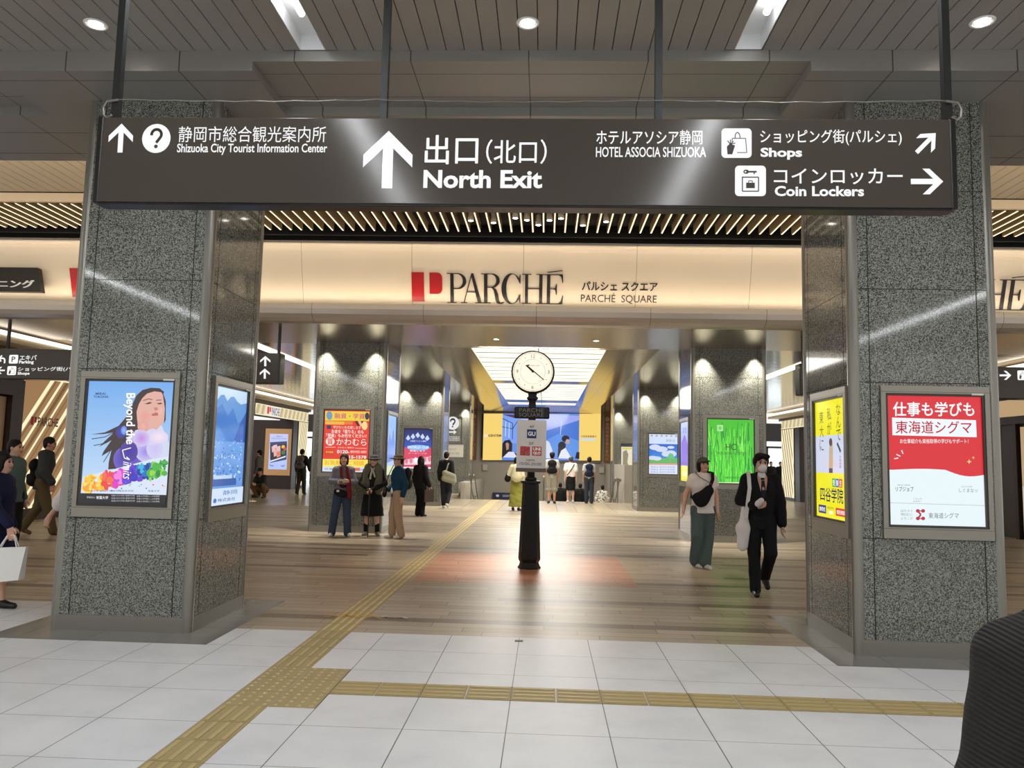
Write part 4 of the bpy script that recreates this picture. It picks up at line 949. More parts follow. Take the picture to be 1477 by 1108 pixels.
def art_last(b):
    b.rect(0, 0, 1, 1, (224, 220, 200)); b.rect(0, 0, 1, .1, (60, 60, 70)); b.rect(.08, .14, .98, .2, (230, 200, 60)); b.poly([(.1, .3), (.3, .22), (.42, .4), (.36, .7), (.5, .95), (.1, .95)], (150, 140, 110)); b.rect(.6, .25, .8, .95, (236, 206, 110)); b.rect(.8, .22, .88, .95, (150, 96, 50))
lightbox('pale map poster with a yellow stripe on the farthest right column', (3.30, 34.0, 2.30), (.75, 0, 0), (0, 0, -1.1), art_last, mg=(.1, .08, .10))

# -- question mark panel and notice on the farthest left column
zq = Z(630, 580, 6.922)
t = thing('information_sign', (-4.07, 33.98, 2.2), 'tall panel with a white question mark disc and arrow on the farthest left column', 'sign')
mb = MB()
for a, b_ in (((-4.42, 33.975, 2.24), (-3.68, 33.995, 2.26)), ((-4.42, 33.975, 3.36), (-3.68, 33.995, 3.38)), ((-4.42, 33.975, 2.24), (-4.40, 33.995, 3.38)), ((-3.70, 33.975, 2.24), (-3.68, 33.995, 3.38))): mb.box(a, b_)
mb.build('frame', FRAME, t)
b = Board((-4.41, 33.98, 3.37), (.72, 0, 0), (0, 0, -1.12), step=.002)
b.ell(.42, .27, .40, .26, SIGNW, 28); qmark(b, .42, .27, .5, (50, 50, 46), .66); b.line([(.18, .74), (.18, .62), (.55, .62)], .06, SIGNW); b.poly([(.5, .53), (.68, .62), (.5, .71)], SIGNW)
for i in range(3): b.text('静岡市総合観光案内所', .06, .79 + .065 * i, .88, .835 + .065 * i, SIGNW, .02)
b.build('lettering', LIT_DIM, t)
t = thing('paper_notice', (-4.05, 33.98, 1.55), 'white paper notice below the question mark panel on the farthest left column', 'notice')
b = Board((-4.43, 33.99, 2.13), (.83, 0, 0), (0, 0, -.55), step=.002); b.rect(0, 0, 1, 1, (200, 198, 188)); b.rect(.06, .1, .12, .18, (60, 50, 50)); b.text('お知らせ', .15, .3, .6, .45, (120, 118, 110)); b.text('工事のため ご迷惑を', .15, .62, .8, .78, (120, 118, 110)); b.build('sheet', PRINT, t)

# ================================================================ SCREEN WALL AT THE FAR END
t = thing('video_screen', (-.23, 38.9, 1.6), 'wide video screen with yellow end panels above the stairs', 'screen')
MB().box((-3.22, 38.92, 1.56), (2.76, 39.0, 3.80)).build('housing', BLACK, t)
zv = Z(700, 590, 7.385)
b = Board((-3.14, 38.915, 3.765), (5.82, 0, 0), (0, 0, -2.165), step=.003, quad=[(698, 598), (864, 601), (864, 663), (698, 660)])
b.rect(698, 597, 866, 664, (96, 140, 226)); b.rect(698, 597, 725.5, 664, (250, 214, 116)); b.rect(835.3, 597, 866, 664, (250, 214, 116))
b.text('KENTEM', 705.6, 627, 724, 630.5, (90, 80, 40), .03); b.rect(699, 627.5, 704.5, 631, (240, 230, 220)); b.text('IT技術者募集中', 838, 628, 860, 631.2, (120, 100, 50), .02); b.rect(838, 632.5, 858.5, 636, (206, 220, 236))
b.poly([(786, 598), (835, 600), (835, 606), (787, 622)], (156, 170, 240)); b.poly([(787, 622), (835, 607), (835, 660), (787, 660)], (70, 120, 214)); b.line([(810, 608), (808, 634)], 1.2, (180, 200, 246)); b.poly([(790, 634), (806, 626), (835, 636), (835, 660), (790, 660)], (96, 150, 232))
b.poly([(725.5, 599), (747, 601), (747, 640), (725.5, 640)], (120, 160, 244)); b.line([(725, 604), (740, 611), (740, 634)], 1.0, (40, 44, 90)); b.line([(725, 616), (740, 619), (748, 606)], 1.0, (40, 44, 90)); b.line([(730, 608), (730, 630)], .8, (230, 240, 255)); b.line([(735, 610), (735, 632)], .8, (230, 240, 255)); b.poly([(725.5, 598.5), (746, 598.8), (744, 604)], (90, 40, 90))
b.poly([(725.5, 660), (726, 640), (729, 636), (736, 634.5), (740, 640), (740, 652), (747, 655), (747, 660.5)], (26, 24, 30)); b.poly([(730.5, 640), (733, 638.5), (735.5, 641), (735, 648), (732, 650)], (190, 140, 130)); b.poly([(727, 660), (735, 652), (742, 652), (748, 660.5)], (226, 226, 246))
b.ell(816, 633, 5.5, 4.8, (26, 24, 34)); b.ell(819, 637, 3, 3.5, (200, 160, 150)); b.ell(811, 643, 5.5, 6, (24, 22, 30)); b.poly([(805, 660), (806, 640), (812, 640), (815, 650), (809, 660.5)], (24, 22, 30)); b.poly([(806, 661), (810, 650), (816, 646), (822, 656), (824, 661.5)], (232, 234, 250)); b.poly([(787, 634), (793, 638), (797, 648), (800, 661), (787, 661)], (214, 222, 248)); b.poly([(830, 661), (832, 652), (836, 652), (836, 662)], (24, 30, 60))
b.build('picture', SCREEN, t)
BRN = mat('brown_banner', (112, 72, 36), 0.5)
for x0, s, lab, mir in ((-3.76, 'Information Center', 'vertical brown information banner with latin letters, left of the video screen', 0), (2.90, '静岡市総合観光案内所', 'vertical brown information banner with Japanese characters, right of the video screen', 1)):
    t = thing('information_banner', (x0 + .15, 38.7, 1.45), lab, 'banner', 'information banners beside the screen')
    MB().box((x0, 38.68, 1.45), (x0 + .32, 38.72, 3.895)).build('cloth', BRN, t)
    b = Board((x0, 38.675, 3.82), (.32, 0, 0), (0, 0, -2.35), step=.003); b.ell(.5, .08, .30, .045, (176, 150, 116)); b.text('?', .38, .055, .62, .105, (96, 60, 30))
    if mir: b.stack(s, .28, .15, .74, .97, (190, 160, 120))
    else: b.text(s, .26, .16, .76, .93, (196, 168, 130), 0, rot=True)
    b.build('lettering', PRINT, t)
ORG = mat('self_lit_orange_wood', (206, 150, 88), .5, emit=.25, ecol=(206, 150, 88))  # plain wood, no lamp: brightened by emission in its own colour
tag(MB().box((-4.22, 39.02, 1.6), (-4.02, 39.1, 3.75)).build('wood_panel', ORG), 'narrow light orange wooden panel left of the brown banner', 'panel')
tt = thing('leaflet_rack', (-3.88, 39.08, 1.58), 'narrow white leaflet rack between the orange panel and the brown banner', 'rack')
b = Board((-4.0, 39.045, 2.75), (.22, 0, 0), (0, 0, -1.1), step=.002); b.rect(0, 0, 1, 1, (220, 218, 210)); random.seed(2)
for i in range(10): b.rect(.1, .03 + .097 * i, .9, .10 + .097 * i, random.choice([(150, 120, 100), (190, 190, 200), (120, 130, 150), (210, 180, 150)]))
b.build('leaflets', PRINT, tt); MB().box((-4.01, 39.05, 1.58), (-3.77, 39.1, 2.78)).build('back_plate', WPLT, tt)
tt = thing('leaflet_rack', (3.38, 39.08, 1.58), 'narrow leaflet rack right of the brown banner with Japanese characters', 'rack')
b = Board((3.27, 39.045, 2.9), (.22, 0, 0), (0, 0, -1.3), step=.002); b.rect(0, 0, 1, 1, (214, 208, 214))
for i in range(7): b.rect(.1, .04 + .135 * i, .9, .14 + .135 * i, random.choice([(150, 90, 130), (190, 190, 220), (120, 110, 150), (210, 120, 110)]))
b.build('leaflets', PRINT, tt); MB().box((3.26, 39.05, 1.58), (3.50, 39.1, 2.92)).build('back_plate', WPLT, tt)
# ================================================================ PEOPLE: smooth implicit bodies turned into one mesh each
V3 = lambda *a: np.array(a, float)
def cone(a, b, ra, rb=None, k=.02, sy=1.0, neg=False, zmin=None): return ('c', np.array(a, float), np.array(b, float), ra, ra if rb is None else rb, k, sy, zmin, neg)
def ell(c, r, Rm=None, k=.02, neg=False): return ('e', np.array(c, float), np.array(r, float), np.eye(3) if Rm is None else np.array(Rm, float), k, neg)
def pbounds(p):
    if p[0] == 'c': r = max(p[3], p[4]); return np.minimum(p[1], p[2]) - r, np.maximum(p[1], p[2]) + r
    r = p[2].max(); return p[1] - r, p[1] + r
def sdf_mesh(prims, vox, fold=0.0, seed=0, cut=None):
    bs = [pbounds(p) for p in prims if not p[-1]]
    lo = np.min([b[0] for b in bs], 0) - 3 * vox; hi = np.max([b[1] for b in bs], 0) + 3 * vox
    n = np.ceil((hi - lo) / vox).astype(int) + 1
    D = np.full(n, 10.0, np.float32); ax = [lo[i] + vox * np.arange(n[i]) for i in range(3)]
    for p in prims:
        k = p[-3] if p[0] == 'c' else p[-2]
        if p[0] == 'c': k = p[5]
        m = k + 3 * vox; b0, b1 = pbounds(p)
        i0 = np.clip(np.floor((b0 - m - lo) / vox).astype(int), 0, n); i1 = np.clip(np.ceil((b1 + m - lo) / vox).astype(int) + 1, 0, n)
        if (i1 <= i0).any(): continue
        sl = tuple(slice(a, b) for a, b in zip(i0, i1)); X, Y, Zz = np.meshgrid(*[ax[i][sl[i]] for i in range(3)], indexing='ij')
        if p[0] == 'c':
            _, a, b, ra, rb, k, sy, zmin, neg = p; d = b - a; d = d * V3(1, 1 / sy, 1); px, py, pz = X - a[0], (Y - a[1]) / sy, Zz - a[2]
            L = max(d @ d, 1e-9); t = np.clip((px * d[0] + py * d[1] + pz * d[2]) / L, 0, 1)
            dist = (np.sqrt((px - t * d[0]) ** 2 + (py - t * d[1]) ** 2 + (pz - t * d[2]) ** 2) - (ra + (rb - ra) * t)) * (sy if sy < 1 else 1)
            if zmin is not None: dist = np.maximum(dist, zmin - Zz)
        else:
            _, c, r, Rm, k, neg = p; q = np.stack([X - c[0], Y - c[1], Zz - c[2]], -1) @ Rm / r
            l = np.sqrt((q ** 2).sum(-1)); l2 = np.sqrt(((q / r) ** 2).sum(-1)) + 1e-9; dist = l * (l - 1) / l2
        A = D[sl]
        if neg: h = np.clip(.5 - .5 * (A + dist) / k, 0, 1); D[sl] = A * (1 - h) - dist * h + k * h * (1 - h)
        else: h = np.clip(.5 + .5 * (dist - A) / k, 0, 1); D[sl] = dist * (1 - h) + A * h - k * h * (1 - h)
    if fold:
        X, Y, Zz = np.meshgrid(*ax, indexing='ij', sparse=True); s = seed * 1.7
        D += (fold * (np.sin(31 * X + 17 * Zz + s) + np.sin(27 * Y - 23 * Zz + 2 * s) + .8 * np.sin(44 * Zz + 19 * X + 11 * Y + s)) / 2.8).astype(np.float32)
    if cut is not None:
        X, Y, Zz = np.meshgrid(*ax, indexing='ij', sparse=True); D = np.maximum(D, (cut - Zz) + 0 * X + 0 * Y)
    S = D < 0; n1 = np.array(S.shape) - 1
    c8 = [S[i:n1[0] + i, j:n1[1] + j, k:n1[2] + k] for i in (0, 1) for j in (0, 1) for k in (0, 1)]
    cnt = sum(c.astype(np.int8) for c in c8); mixed = (cnt > 0) & (cnt < 8); I = np.argwhere(mixed)
    idx = np.full(mixed.shape, -1, np.int64); idx[mixed] = np.arange(len(I))
    acc = np.zeros((len(I), 3)); w = np.zeros(len(I)); offs = np.array([(i, j, k) for i in (0, 1) for j in (0, 1) for k in (0, 1)])
    vals = [D[I[:, 0] + o[0], I[:, 1] + o[1], I[:, 2] + o[2]].astype(float) for o in offs]
    for a in range(8):
        for b in range(a + 1, 8):
            if abs(offs[a] - offs[b]).sum() != 1: continue
            m = (vals[a] < 0) != (vals[b] < 0); t = np.where(m, vals[a] / np.where(m, vals[a] - vals[b], 1), 0)
            acc += np.where(m[:, None], offs[a] + t[:, None] * (offs[b] - offs[a]), 0); w += m
    P = lo + vox * (I + acc / np.maximum(w, 1)[:, None]); F = []
    for axn in range(3):
        sh = [slice(None)] * 3; s0 = list(sh); s1 = list(sh); s0[axn] = slice(0, -1); s1[axn] = slice(1, None)
        A, B = S[tuple(s0)], S[tuple(s1)]; E = np.argwhere(A != B); u, v = [(1, 2), (2, 0), (0, 1)][axn]
        E = E[(E[:, u] > 0) & (E[:, v] > 0) & (E[:, u] < n1[u]) & (E[:, v] < n1[v])]; fl = A[E[:, 0], E[:, 1], E[:, 2]]
        def cell(du, dv): q = E.copy(); q[:, u] -= du; q[:, v] -= dv; return idx[q[:, 0], q[:, 1], q[:, 2]]
        Q = np.stack([cell(1, 1), cell(0, 1), cell(0, 0), cell(1, 0)], 1); Q[~fl] = Q[~fl][:, ::-1]; F.append(Q)
    F = np.concatenate(F); return P, F[(F >= 0).all(1)]
def np_mesh(name, P, F, mats, parent):
    me = bpy.data.meshes.new(name); me.vertices.add(len(P)); me.vertices.foreach_set('co', np.ascontiguousarray(P, np.float32).ravel())
    me.loops.add(F.size); me.polygons.add(len(F)); me.loops.foreach_set('vertex_index', F.astype(np.int32).ravel())
    me.polygons.foreach_set('loop_start', np.arange(0, F.size, F.shape[1], dtype=np.int32)); me.polygons.foreach_set('loop_total', np.full(len(F), F.shape[1], np.int32))
    me.polygons.foreach_set('use_smooth', [True] * len(F)); me.update(calc_edges=True); me.validate()
    for m in (mats if isinstance(mats, list) else [mats]): me.materials.append(m)
    o = bpy.data.objects.new(name, me); COL.objects.link(o); o.parent = parent; return o

def cloth(name, col, rough=.8): return mat(name, col, rough, spec=.25)
SKIN = mat('skin', (206, 160, 136), .5); SKIN_D = mat('skin_tan', (178, 132, 108), .5); EYE = mat('eye_dark', (24, 18, 16), .3); LIPS = mat('lips', (168, 84, 78), .5)
HAIRB = mat('black_hair', (16, 13, 12), .62, spec=.25); HAIRD = mat('dark_brown_hair', (36, 24, 20), .62, spec=.25)

def joints(H, **ov):
    s = H / 1.7
    J = dict(pelvis=(0, 0, .93), waist=(0, .0, 1.06), chest=(0, .01, 1.25), neck=(0, -.012, 1.42), head=(0, .012, 1.575),
             shR=(.150, -.012, 1.362), elR=(.198, -.03, 1.09), wrR=(.208, .05, .86), haR=(0, .1, -1), hiR=(.085, 0, .90), knR=(.092, .015, .49), anR=(.095, -.02, .085), toR=(.12, .13, .025))
    for k in list(J):
        if k.endswith('R'): x, y, z = J[k]; J[k[:-1] + 'L'] = (-x, y, z)
    J.update(ov); d = {k: np.array(v, float) * (1 if k in ('haR', 'haL', 'thR', 'thL') else s) for k, v in J.items() if not isinstance(v, (int, float))}
    d.update({k: v for k, v in J.items() if isinstance(v, (int, float))}); d['s'] = s; return d
def headframe(J):
    yw, pt = J.get('yaw', 0.0), J.get('pitch', 0.0); c, s = math.cos(yw), math.sin(yw); hx = V3(c, s, 0); hy0 = V3(-s, c, 0)
    hy = hy0 * math.cos(pt) + V3(0, 0, math.sin(pt)); hz = np.cross(hx, hy); return hx, hy, hz
def hpt(J, x, y, z): hx, hy, hz = headframe(J); return J['head'] + (hx * x + hy * y + hz * z) * J['s']
def hell(J, x, y, z, rx, ry, rz, k=.02, neg=False):
    hx, hy, hz = headframe(J); return ell(hpt(J, x, y, z), V3(rx, ry, rz) * J['s'], np.stack([hx, hy, hz], 1), k, neg)
def unit(v): v = np.array(v, float); return v / max(np.linalg.norm(v), 1e-9)
def hand_prims(J, sd, curl=.5):
    s = J['s']; w = J['wr' + sd]; d = unit(J['ha' + sd]); sg = 1 if sd == 'R' else -1
    th = J.get('th' + sd); th = unit(th) if th is not None else unit(V3(0, 1, 0) - d * d[1]); th = unit(th - d * (th @ d)); pn = np.cross(d, th) * sg   # thumb side, palm normal
    out = [cone(w, w + d * .03 * s, .024 * s, .027 * s, .012)]
    for i, (o, L) in enumerate(((.028, .074), (.0095, .082), (-.0095, .076), (-.027, .060))):
        base = w + (d * .088 + th * o) * s; out.append(cone(w + (d * .022 + th * o * .75) * s, base, .0135 * s, .0118 * s, .012))
        c1 = curl * (.8 + .12 * i); p1 = base + (d * math.cos(c1 * .6) + pn * math.sin(c1 * .6)) * L * .48 * s; p2 = p1 + (d * math.cos(c1 * 1.7) + pn * math.sin(c1 * 1.7)) * L * .52 * s
        out += [cone(base, p1, .0098 * s, .0092 * s, .003), cone(p1, p2, .0092 * s, .0078 * s, .003)]
    b0 = w + (d * .03 + th * .024) * s; b1 = b0 + (d * .028 + th * .026 + pn * .014) * s; b2 = b1 + (d * .032 + th * .006 + pn * .010) * s
    return out + [cone(b0, b1, .0135 * s, .0115 * s, .006), cone(b1, b2, .011 * s, .0088 * s, .003)]
def body_prims(J, fem=True, curlR=.5, curlL=.5):
    s = J['s']; p = []
    p += [cone(J['pelvis'] - V3(0, 0, .03 * s), J['waist'], (.145 if fem else .135) * s, .118 * s, .05, .72), cone(J['waist'], J['chest'], .118 * s, .138 * s, .05, .74), cone(J['chest'], J['chest'] + V3(0, 0, .07 * s), .138 * s, .12 * s, .05, .72)]
    p += [*[cone(J['neck'] * .8 + J['sh' + d] * .2 - V3(0, 0, .035 * s), J['sh' + d], .055 * s, .052 * s, .05) for d in 'RL'], cone(J['neck'] - V3(0, 0, .05 * s), hpt(J, 0, -.02, -.05), .052 * s, .05 * s, .03)]
    for d in 'RL':
        p += [cone(J['sh' + d], J['el' + d], .05 * s, .038 * s, .03), cone(J['el' + d], J['wr' + d], .038 * s, .026 * s, .015)]
        p += hand_prims(J, d, curlR if d == 'R' else curlL)
        p += [cone(J['hi' + d], J['kn' + d], .082 * s, .052 * s, .03), cone(J['kn' + d], J['an' + d], .052 * s, .036 * s, .02), cone(J['kn' + d] * .72 + J['an' + d] * .28 + V3(0, -.018 * s, 0), J['kn' + d] * .5 + J['an' + d] * .5 + V3(0, -.012 * s, 0), .047 * s, .042 * s, .03)]
        p += [cone(J['an' + d] - V3(0, .02 * s, .03 * s), J['to' + d], .034 * s, .026 * s, .02)]
    p += [hell(J, 0, -.012, .02, .074, .092, .098, .02), hell(J, 0, .02, -.035, .058, .066, .075, .03), hell(J, 0, .042, -.082, .032, .034, .03, .03)]
    p += [hell(J, 0, .083, -.012, .010, .016, .024, .012), hell(J, 0, .09, -.028, .014, .012, .009, .008)]
    for q in (-1, 1): p += [hell(J, q * .032, .092, .012, .018, .012, .010, .012, True), hell(J, q * .076, -.008, -.005, .011, .02, .03, .006), hell(J, q * .04, .06, -.025, .024, .02, .02, .02)]
    return p
def top_prims(J, loose=.018, sleeve='long', hem=.88, hemr=.165, fem=True, sl=None, neckz=.035):
    s = J['s']; g = loose * s; hz = V3(J['pelvis'][0], J['pelvis'][1], hem * s); sl = g if sl is None else sl * s
    p = [cone(hz, J['waist'], hemr * s, .128 * s + g, .05, .74, False, hem * s - .02), cone(J['waist'], J['chest'], .126 * s + g, .142 * s + g, .05, .75), cone(J['chest'], J['chest'] + V3(0, 0, .08 * s), .142 * s + g, .12 * s + g * .6, .05, .72)]
    p += [*[cone(J['neck'] * .8 + J['sh' + d] * .2 - V3(0, 0, .035 * s), J['sh' + d], .06 * s + g * .3, .056 * s + g * .4, .05) for d in 'RL'], cone(J['neck'] - V3(0, 0, .05 * s), J['neck'] + V3(0, 0, neckz * s - .03 * s), .066 * s, .058 * s, .03)]
    for d in 'RL':
        if sleeve == 'long': p += [cone(J['sh' + d], J['el' + d], .057 * s + sl, .046 * s + sl, .035), cone(J['el' + d], J['el' + d] * .06 + J['wr' + d] * .94, .046 * s + sl, .036 * s + sl, .02)]
        elif sleeve == 'half': p += [cone(J['sh' + d], J['el' + d], .058 * s + sl, .054 * s + sl, .035), cone(J['el' + d], J['el' + d] * .6 + J['wr' + d] * .4, .052 * s + sl, .05 * s + sl, .02)]
        elif sleeve == 'short': p += [cone(J['sh' + d], J['sh' + d] * .42 + J['el' + d] * .58, .06 * s + sl, .062 * s + sl, .035)]
        elif sleeve == 'cap': p += [cone(J['sh' + d], J['sh' + d] * .70 + J['el' + d] * .30, .062 * s + sl, .064 * s + sl, .035)]
    return p
def pants_prims(J, loose=.016, frac=1.0, fem=True, hemr=None, cuff=None):
    s = J['s']; g = loose * s; p = [cone(J['pelvis'] - V3(0, 0, .03 * s), J['waist'] - V3(0, 0, .02 * s), .148 * s + g * .6, .128 * s, .05, .74)]
    for d in 'RL':
        hi, kn, an = J['hi' + d], J['kn' + d], J['an' + d]
        if frac <= .5: e = hi + (kn - hi) * (frac / .5); p += [cone(hi, e, .086 * s + g, (hemr or .075) * s + g, .03)]
        else:
            e = kn + (an - kn) * min((frac - .5) / .5, 1); e = e - (V3(0, 0, .015 * s) if frac >= 1 else 0)
            p += [cone(hi, kn, .086 * s + g, .062 * s + g, .03), cone(kn, e, .062 * s + g, (hemr or .048) * s + g, .02)]
    return p
def skirt_prims(J, hem=.42, rt=.14, rh=.21, sy=.8):
    s = J['s']; a = J['waist'] + V3(0, 0, .02 * s); z = np.linspace(0, 1, 5); e = V3(J['pelvis'][0], J['pelvis'][1], hem * s); return [cone(a + (e - a) * t0, a + (e - a) * t1, (rt + (rh - rt) * t0) * s, (rt + (rh - rt) * t1) * s, .03, sy, False, hem * s) for t0, t1 in zip(z, z[1:])]
def shoe_prims(J, d, r=.04):
    s = J['s']; an, to = J['an' + d], J['to' + d]; h = an + unit(an - to) * .02 * s; h[2] = an[2] - .035 * s
    return [cone(h, to, r * s, (r - .008) * s, .02), cone(an - V3(0, 0, .02 * s), h * .6 + to * .4, .042 * s, .032 * s, .03), cone(h - V3(0, 0, .012 * s), to + V3(0, 0, -.004), (r - .006) * s, (r - .012) * s, .01)]
def hair_prims(J, style='short'):
    p = [hell(J, 0, -.022, .036, .084, .098, .096, .02)]
    if style in ('bob', 'long'): p += [hell(J, q * .066, -.02, -.03, .028, .062, .085, .03) for q in (-1, 1)] + [hell(J, 0, -.07, -.03, .07, .045, .10, .03)]
    if style == 'long': p += [cone(hpt(J, 0, -.07, -.05), hpt(J, 0, -.10, -.30), .065 * J['s'], .05 * J['s'], .04)] + [cone(hpt(J, q * .062, -.01, -.05), hpt(J, q * .085, .0, -.20), .03 * J['s'], .022 * J['s'], .03) for q in (-1, 1)]
    if style == 'short': p += [hell(J, 0, -.06, -.02, .07, .045, .07, .03)]
    if style == 'messy': p += [hell(J, q * .045, .045, .085, .05, .05, .035, .02) for q in (-1, 1)] + [hell(J, q * .07, -.01, .02, .025, .05, .06, .02) for q in (-1, 1)] + [hell(J, 0, -.06, -.02, .07, .045, .07, .03)]
    p += [hell(J, 0, .105, -.04, .062, .07, .085, .012, True)]
    return p
_seed = [0]
def person(label, loc, rz, H, J=None, fem=True, skin=SKIN, vox=.010, cvox=.013, group=None, hair='short', hairm=None, face=True, wear=(), shoes=None, curl=(.5, .5), fold=.004, extra=None, **ov):
    J = joints(H, **ov) if J is None else J; t = thing('person', loc, label, 'person', group, rz)
    P, F = sdf_mesh(body_prims(J, fem, *curl), vox); np_mesh('body', P, F, skin, t)
    for nm, prims, m in wear:
        _seed[0] += 1; P, F = sdf_mesh(prims, cvox, fold if nm not in ('mask', 'hat', 'cap', 'scarf', 'bag_strap') else 0, _seed[0]); np_mesh(nm, P, F, m, t)
    if hair: P, F = sdf_mesh(hair_prims(J, hair), cvox * .85, .0025, 3); np_mesh('hair', P, F, hairm or HAIRB, t)
    if shoes:
        for d in 'RL': P, F = sdf_mesh(shoe_prims(J, d), vox); np_mesh('shoe', P, F, shoes, t)
    if face:
        mb = MB()
        for q in (-1, 1): mb.ball(hpt(J, q * .031, .081, .012), .0115 * J['s'], 10, 6); mb.tube([hpt(J, q * .017, .091, .032), hpt(J, q * .034, .089, .037), hpt(J, q * .05, .077, .032)], .0042 * J['s'], 6)
        local(mb.build('eyes', EYE), t); mb = MB(); mb.tube([hpt(J, -.022, .082, -.053), hpt(J, 0, .091, -.056), hpt(J, .022, .082, -.053)], .0058 * J['s'], 6); local(mb.build('mouth', LIPS), t)
    return t, J
def local(o, t): o.parent = t; return o
def ribbon(mb, pts, w, th=.004, out=None):
    """flat strap along pts; out = outward direction per point"""
    P = [np.array(p, float) for p in pts]; vs = []
    for i, p in enumerate(P):
        d = unit(P[min(i + 1, len(P) - 1)] - P[max(i - 1, 0)]); o = unit(out[i] if out is not None else V3(0, 1, 0)); sd = unit(np.cross(d, o))
        for a, b in ((-1, 0), (1, 0), (1, 1), (-1, 1)): vs.append(p + sd * a * w / 2 + o * b * th)
    fs = []
    for i in range(len(P) - 1):
        for k in range(4): fs.append((i*4+k, i*4+(k+1)%4, i*4+4+(k+1)%4, i*4+4+k))
    fs += [(3, 2, 1, 0), tuple(range(len(vs) - 4, len(vs)))]; mb.raw(vs, fs)
def carried(name, label, cat, loc, rz, builds, group=None):
    t = thing(name, loc, label, cat, group, rz); first = None
    for nm, mk, m in builds:
        up = first if nm in ('front_pocket', 'tag') else t
        if callable(mk): mb = MB(); mk(mb); o = local(mb.build(nm, m), up)
        else: P, F = sdf_mesh(mk, .011, .002, 5); o = np_mesh(nm, P, F, m, up)
        first = first or o
    return t
def backpack(label, loc, rz, J, m, w=.15, h=.40, dep=.09, y0=-.13, strap=True, z0=None, pocket=None):
    s = J['s']; z = (z0 if z0 is not None else J['chest'][2] - .03); c = J['chest'] * V3(1, 1, 0) + V3(0, y0 - dep * .6, z)
    B = [('bag_body', [cone(c + V3(-w * .55, 0, -h * .33), c + V3(w * .55, 0, -h * .33), dep, dep, .06, .9), cone(c + V3(-w * .45, 0, h * .26), c + V3(w * .45, 0, h * .26), dep * .85, dep * .85, .06, .9), cone(c + V3(0, 0, -h * .3), c + V3(0, 0, h * .3), w * .72, w * .66, .05, .6)], m),
         ('front_pocket', [cone(c + V3(-w * .35, -dep * .62, -h * .2), c + V3(w * .35, -dep * .62, -h * .2), .055, .055, .04, .8)], pocket or m)]
    if strap:
        def st(mb):
            for q in (-1, 1):
                x = q * .095 * s; ribbon(mb, [(x, y0 + .02, z - h * .3), (x * 1.5, -.02, z - h * .22), (x * 1.25, .115, z - .04), (x * 1.05, .10, J['shR'][2] + .01), (x, .0, J['shR'][2] + .075), (x * .9, y0 + .0, J['shR'][2] + .02)], .045, .008, [(0, -1, 0), (q, 0, 0), (0, 1, 0), (0, .8, .6), (0, 0, 1), (0, -1, .3)])
        B.append(('strap', st, m))
    return carried('backpack', label, 'backpack', loc, rz, B)
PI = math.pi
NAVY = cloth('navy_cloth', (22, 24, 56)); BLK = cloth('black_cloth', (16, 16, 18)); CHAR = cloth('charcoal_cloth', (52, 54, 54)); WHT = cloth('white_cotton', (226, 218, 212)); DENIM = cloth('denim_blue', (52, 66, 88)); GREENJ = cloth('grey_green_jeans', (76, 92, 92)); BEIGE = cloth('beige_cotton', (168, 142, 118))
OLIVE = cloth('olive_trousers', (86, 72, 46)); GREY = cloth('grey_knit', (112, 112, 122)); TEAL = cloth('teal_jacket', (18, 58, 82)); KHAKI = cloth('khaki_felt', (104, 92, 70)); DGRN = cloth('grey_green_shirt', (78, 98, 96)); LGRY = cloth('light_grey_cotton', (172, 172, 168)); LIME = cloth('lime_green_skirt', (140, 140, 60)); CREAMC = cloth('cream_blouse', (206, 200, 164)); WINE = cloth('wine_red', (112, 26, 34)); GRSH = cloth('stone_grey_shorts', (140, 136, 120)); OFFW = mat('off_white_shoe', (206, 200, 192), .5); BLKSH = mat('black_shoe', (20, 19, 19), .35); TAN = cloth('tan_canvas', (150, 126, 92)); DGREY = cloth('dark_grey_hat', (62, 62, 60)); SAGE = cloth('sage_canvas_bag', (150, 148, 128)); MASK = mat('white_mask', (232, 226, 226), .7); BRWN = mat('brown_shoe', (92, 58, 40), .5)

# 1 man in a black suit and white mask walking towards the camera
L = (2.66, 9.72, 0); rz = PI - .04
suit = dict(knR=(.10, .05, .49), anR=(.10, .10, .085), toR=(.115, .25, .03), knL=(-.085, .10, .50), anL=(-.075, -.16, .20), toL=(-.085, -.07, .075),
            shR=(.165, -.01, 1.37), shL=(-.165, -.01, 1.37), elR=(.235, -.06, 1.12), wrR=(.10, .17, 1.055), haR=(-.55, .62, .22), thR=(.2, -.2, 1), elL=(-.225, .01, 1.10), wrL=(-.235, .05, .84), haL=(.05, .12, -1), yaw=.05, pitch=-.06)
t, J = person('person in a black suit and tie with a white face mask, walking', L, rz, 1.71, fem=False, vox=.0075, cvox=.010, hair='messy', curl=(.25, .45), shoes=BLKSH, fold=.0035, wear=[], **suit)
s = J['s']
def wearit(nm, prims, m, vox=.010, fold=.0035, cut=None):
    _seed[0] += 1; P, F = sdf_mesh(prims, vox, fold, _seed[0], cut); return np_mesh(nm, P, F, m, t)
wearit('trousers', pants_prims(J, .012, 1.0, False, .052), BLK)
jk = top_prims(J, .022, 'long', .80, .158, False) + [hell(J, 0, .2, -.3, .001, .001, .001)][:0]
jk += [cone(J['neck'] + V3(0, .10, .02), V3(0, .155, 1.16 * s), .072, .02, .008, 1, True)]
wearit('jacket', jk, BLK)
wearit('shirt', [cone(J['neck'] + V3(0, .02, -.04), J['neck'] + V3(0, .02, .012), .064, .057, .02), cone(J['neck'] + V3(0, .05, -.06), V3(0, .096, 1.14 * s), .068, .045, .03, .7)], mat('white_shirt', (214, 216, 222), .7), .008, 0)
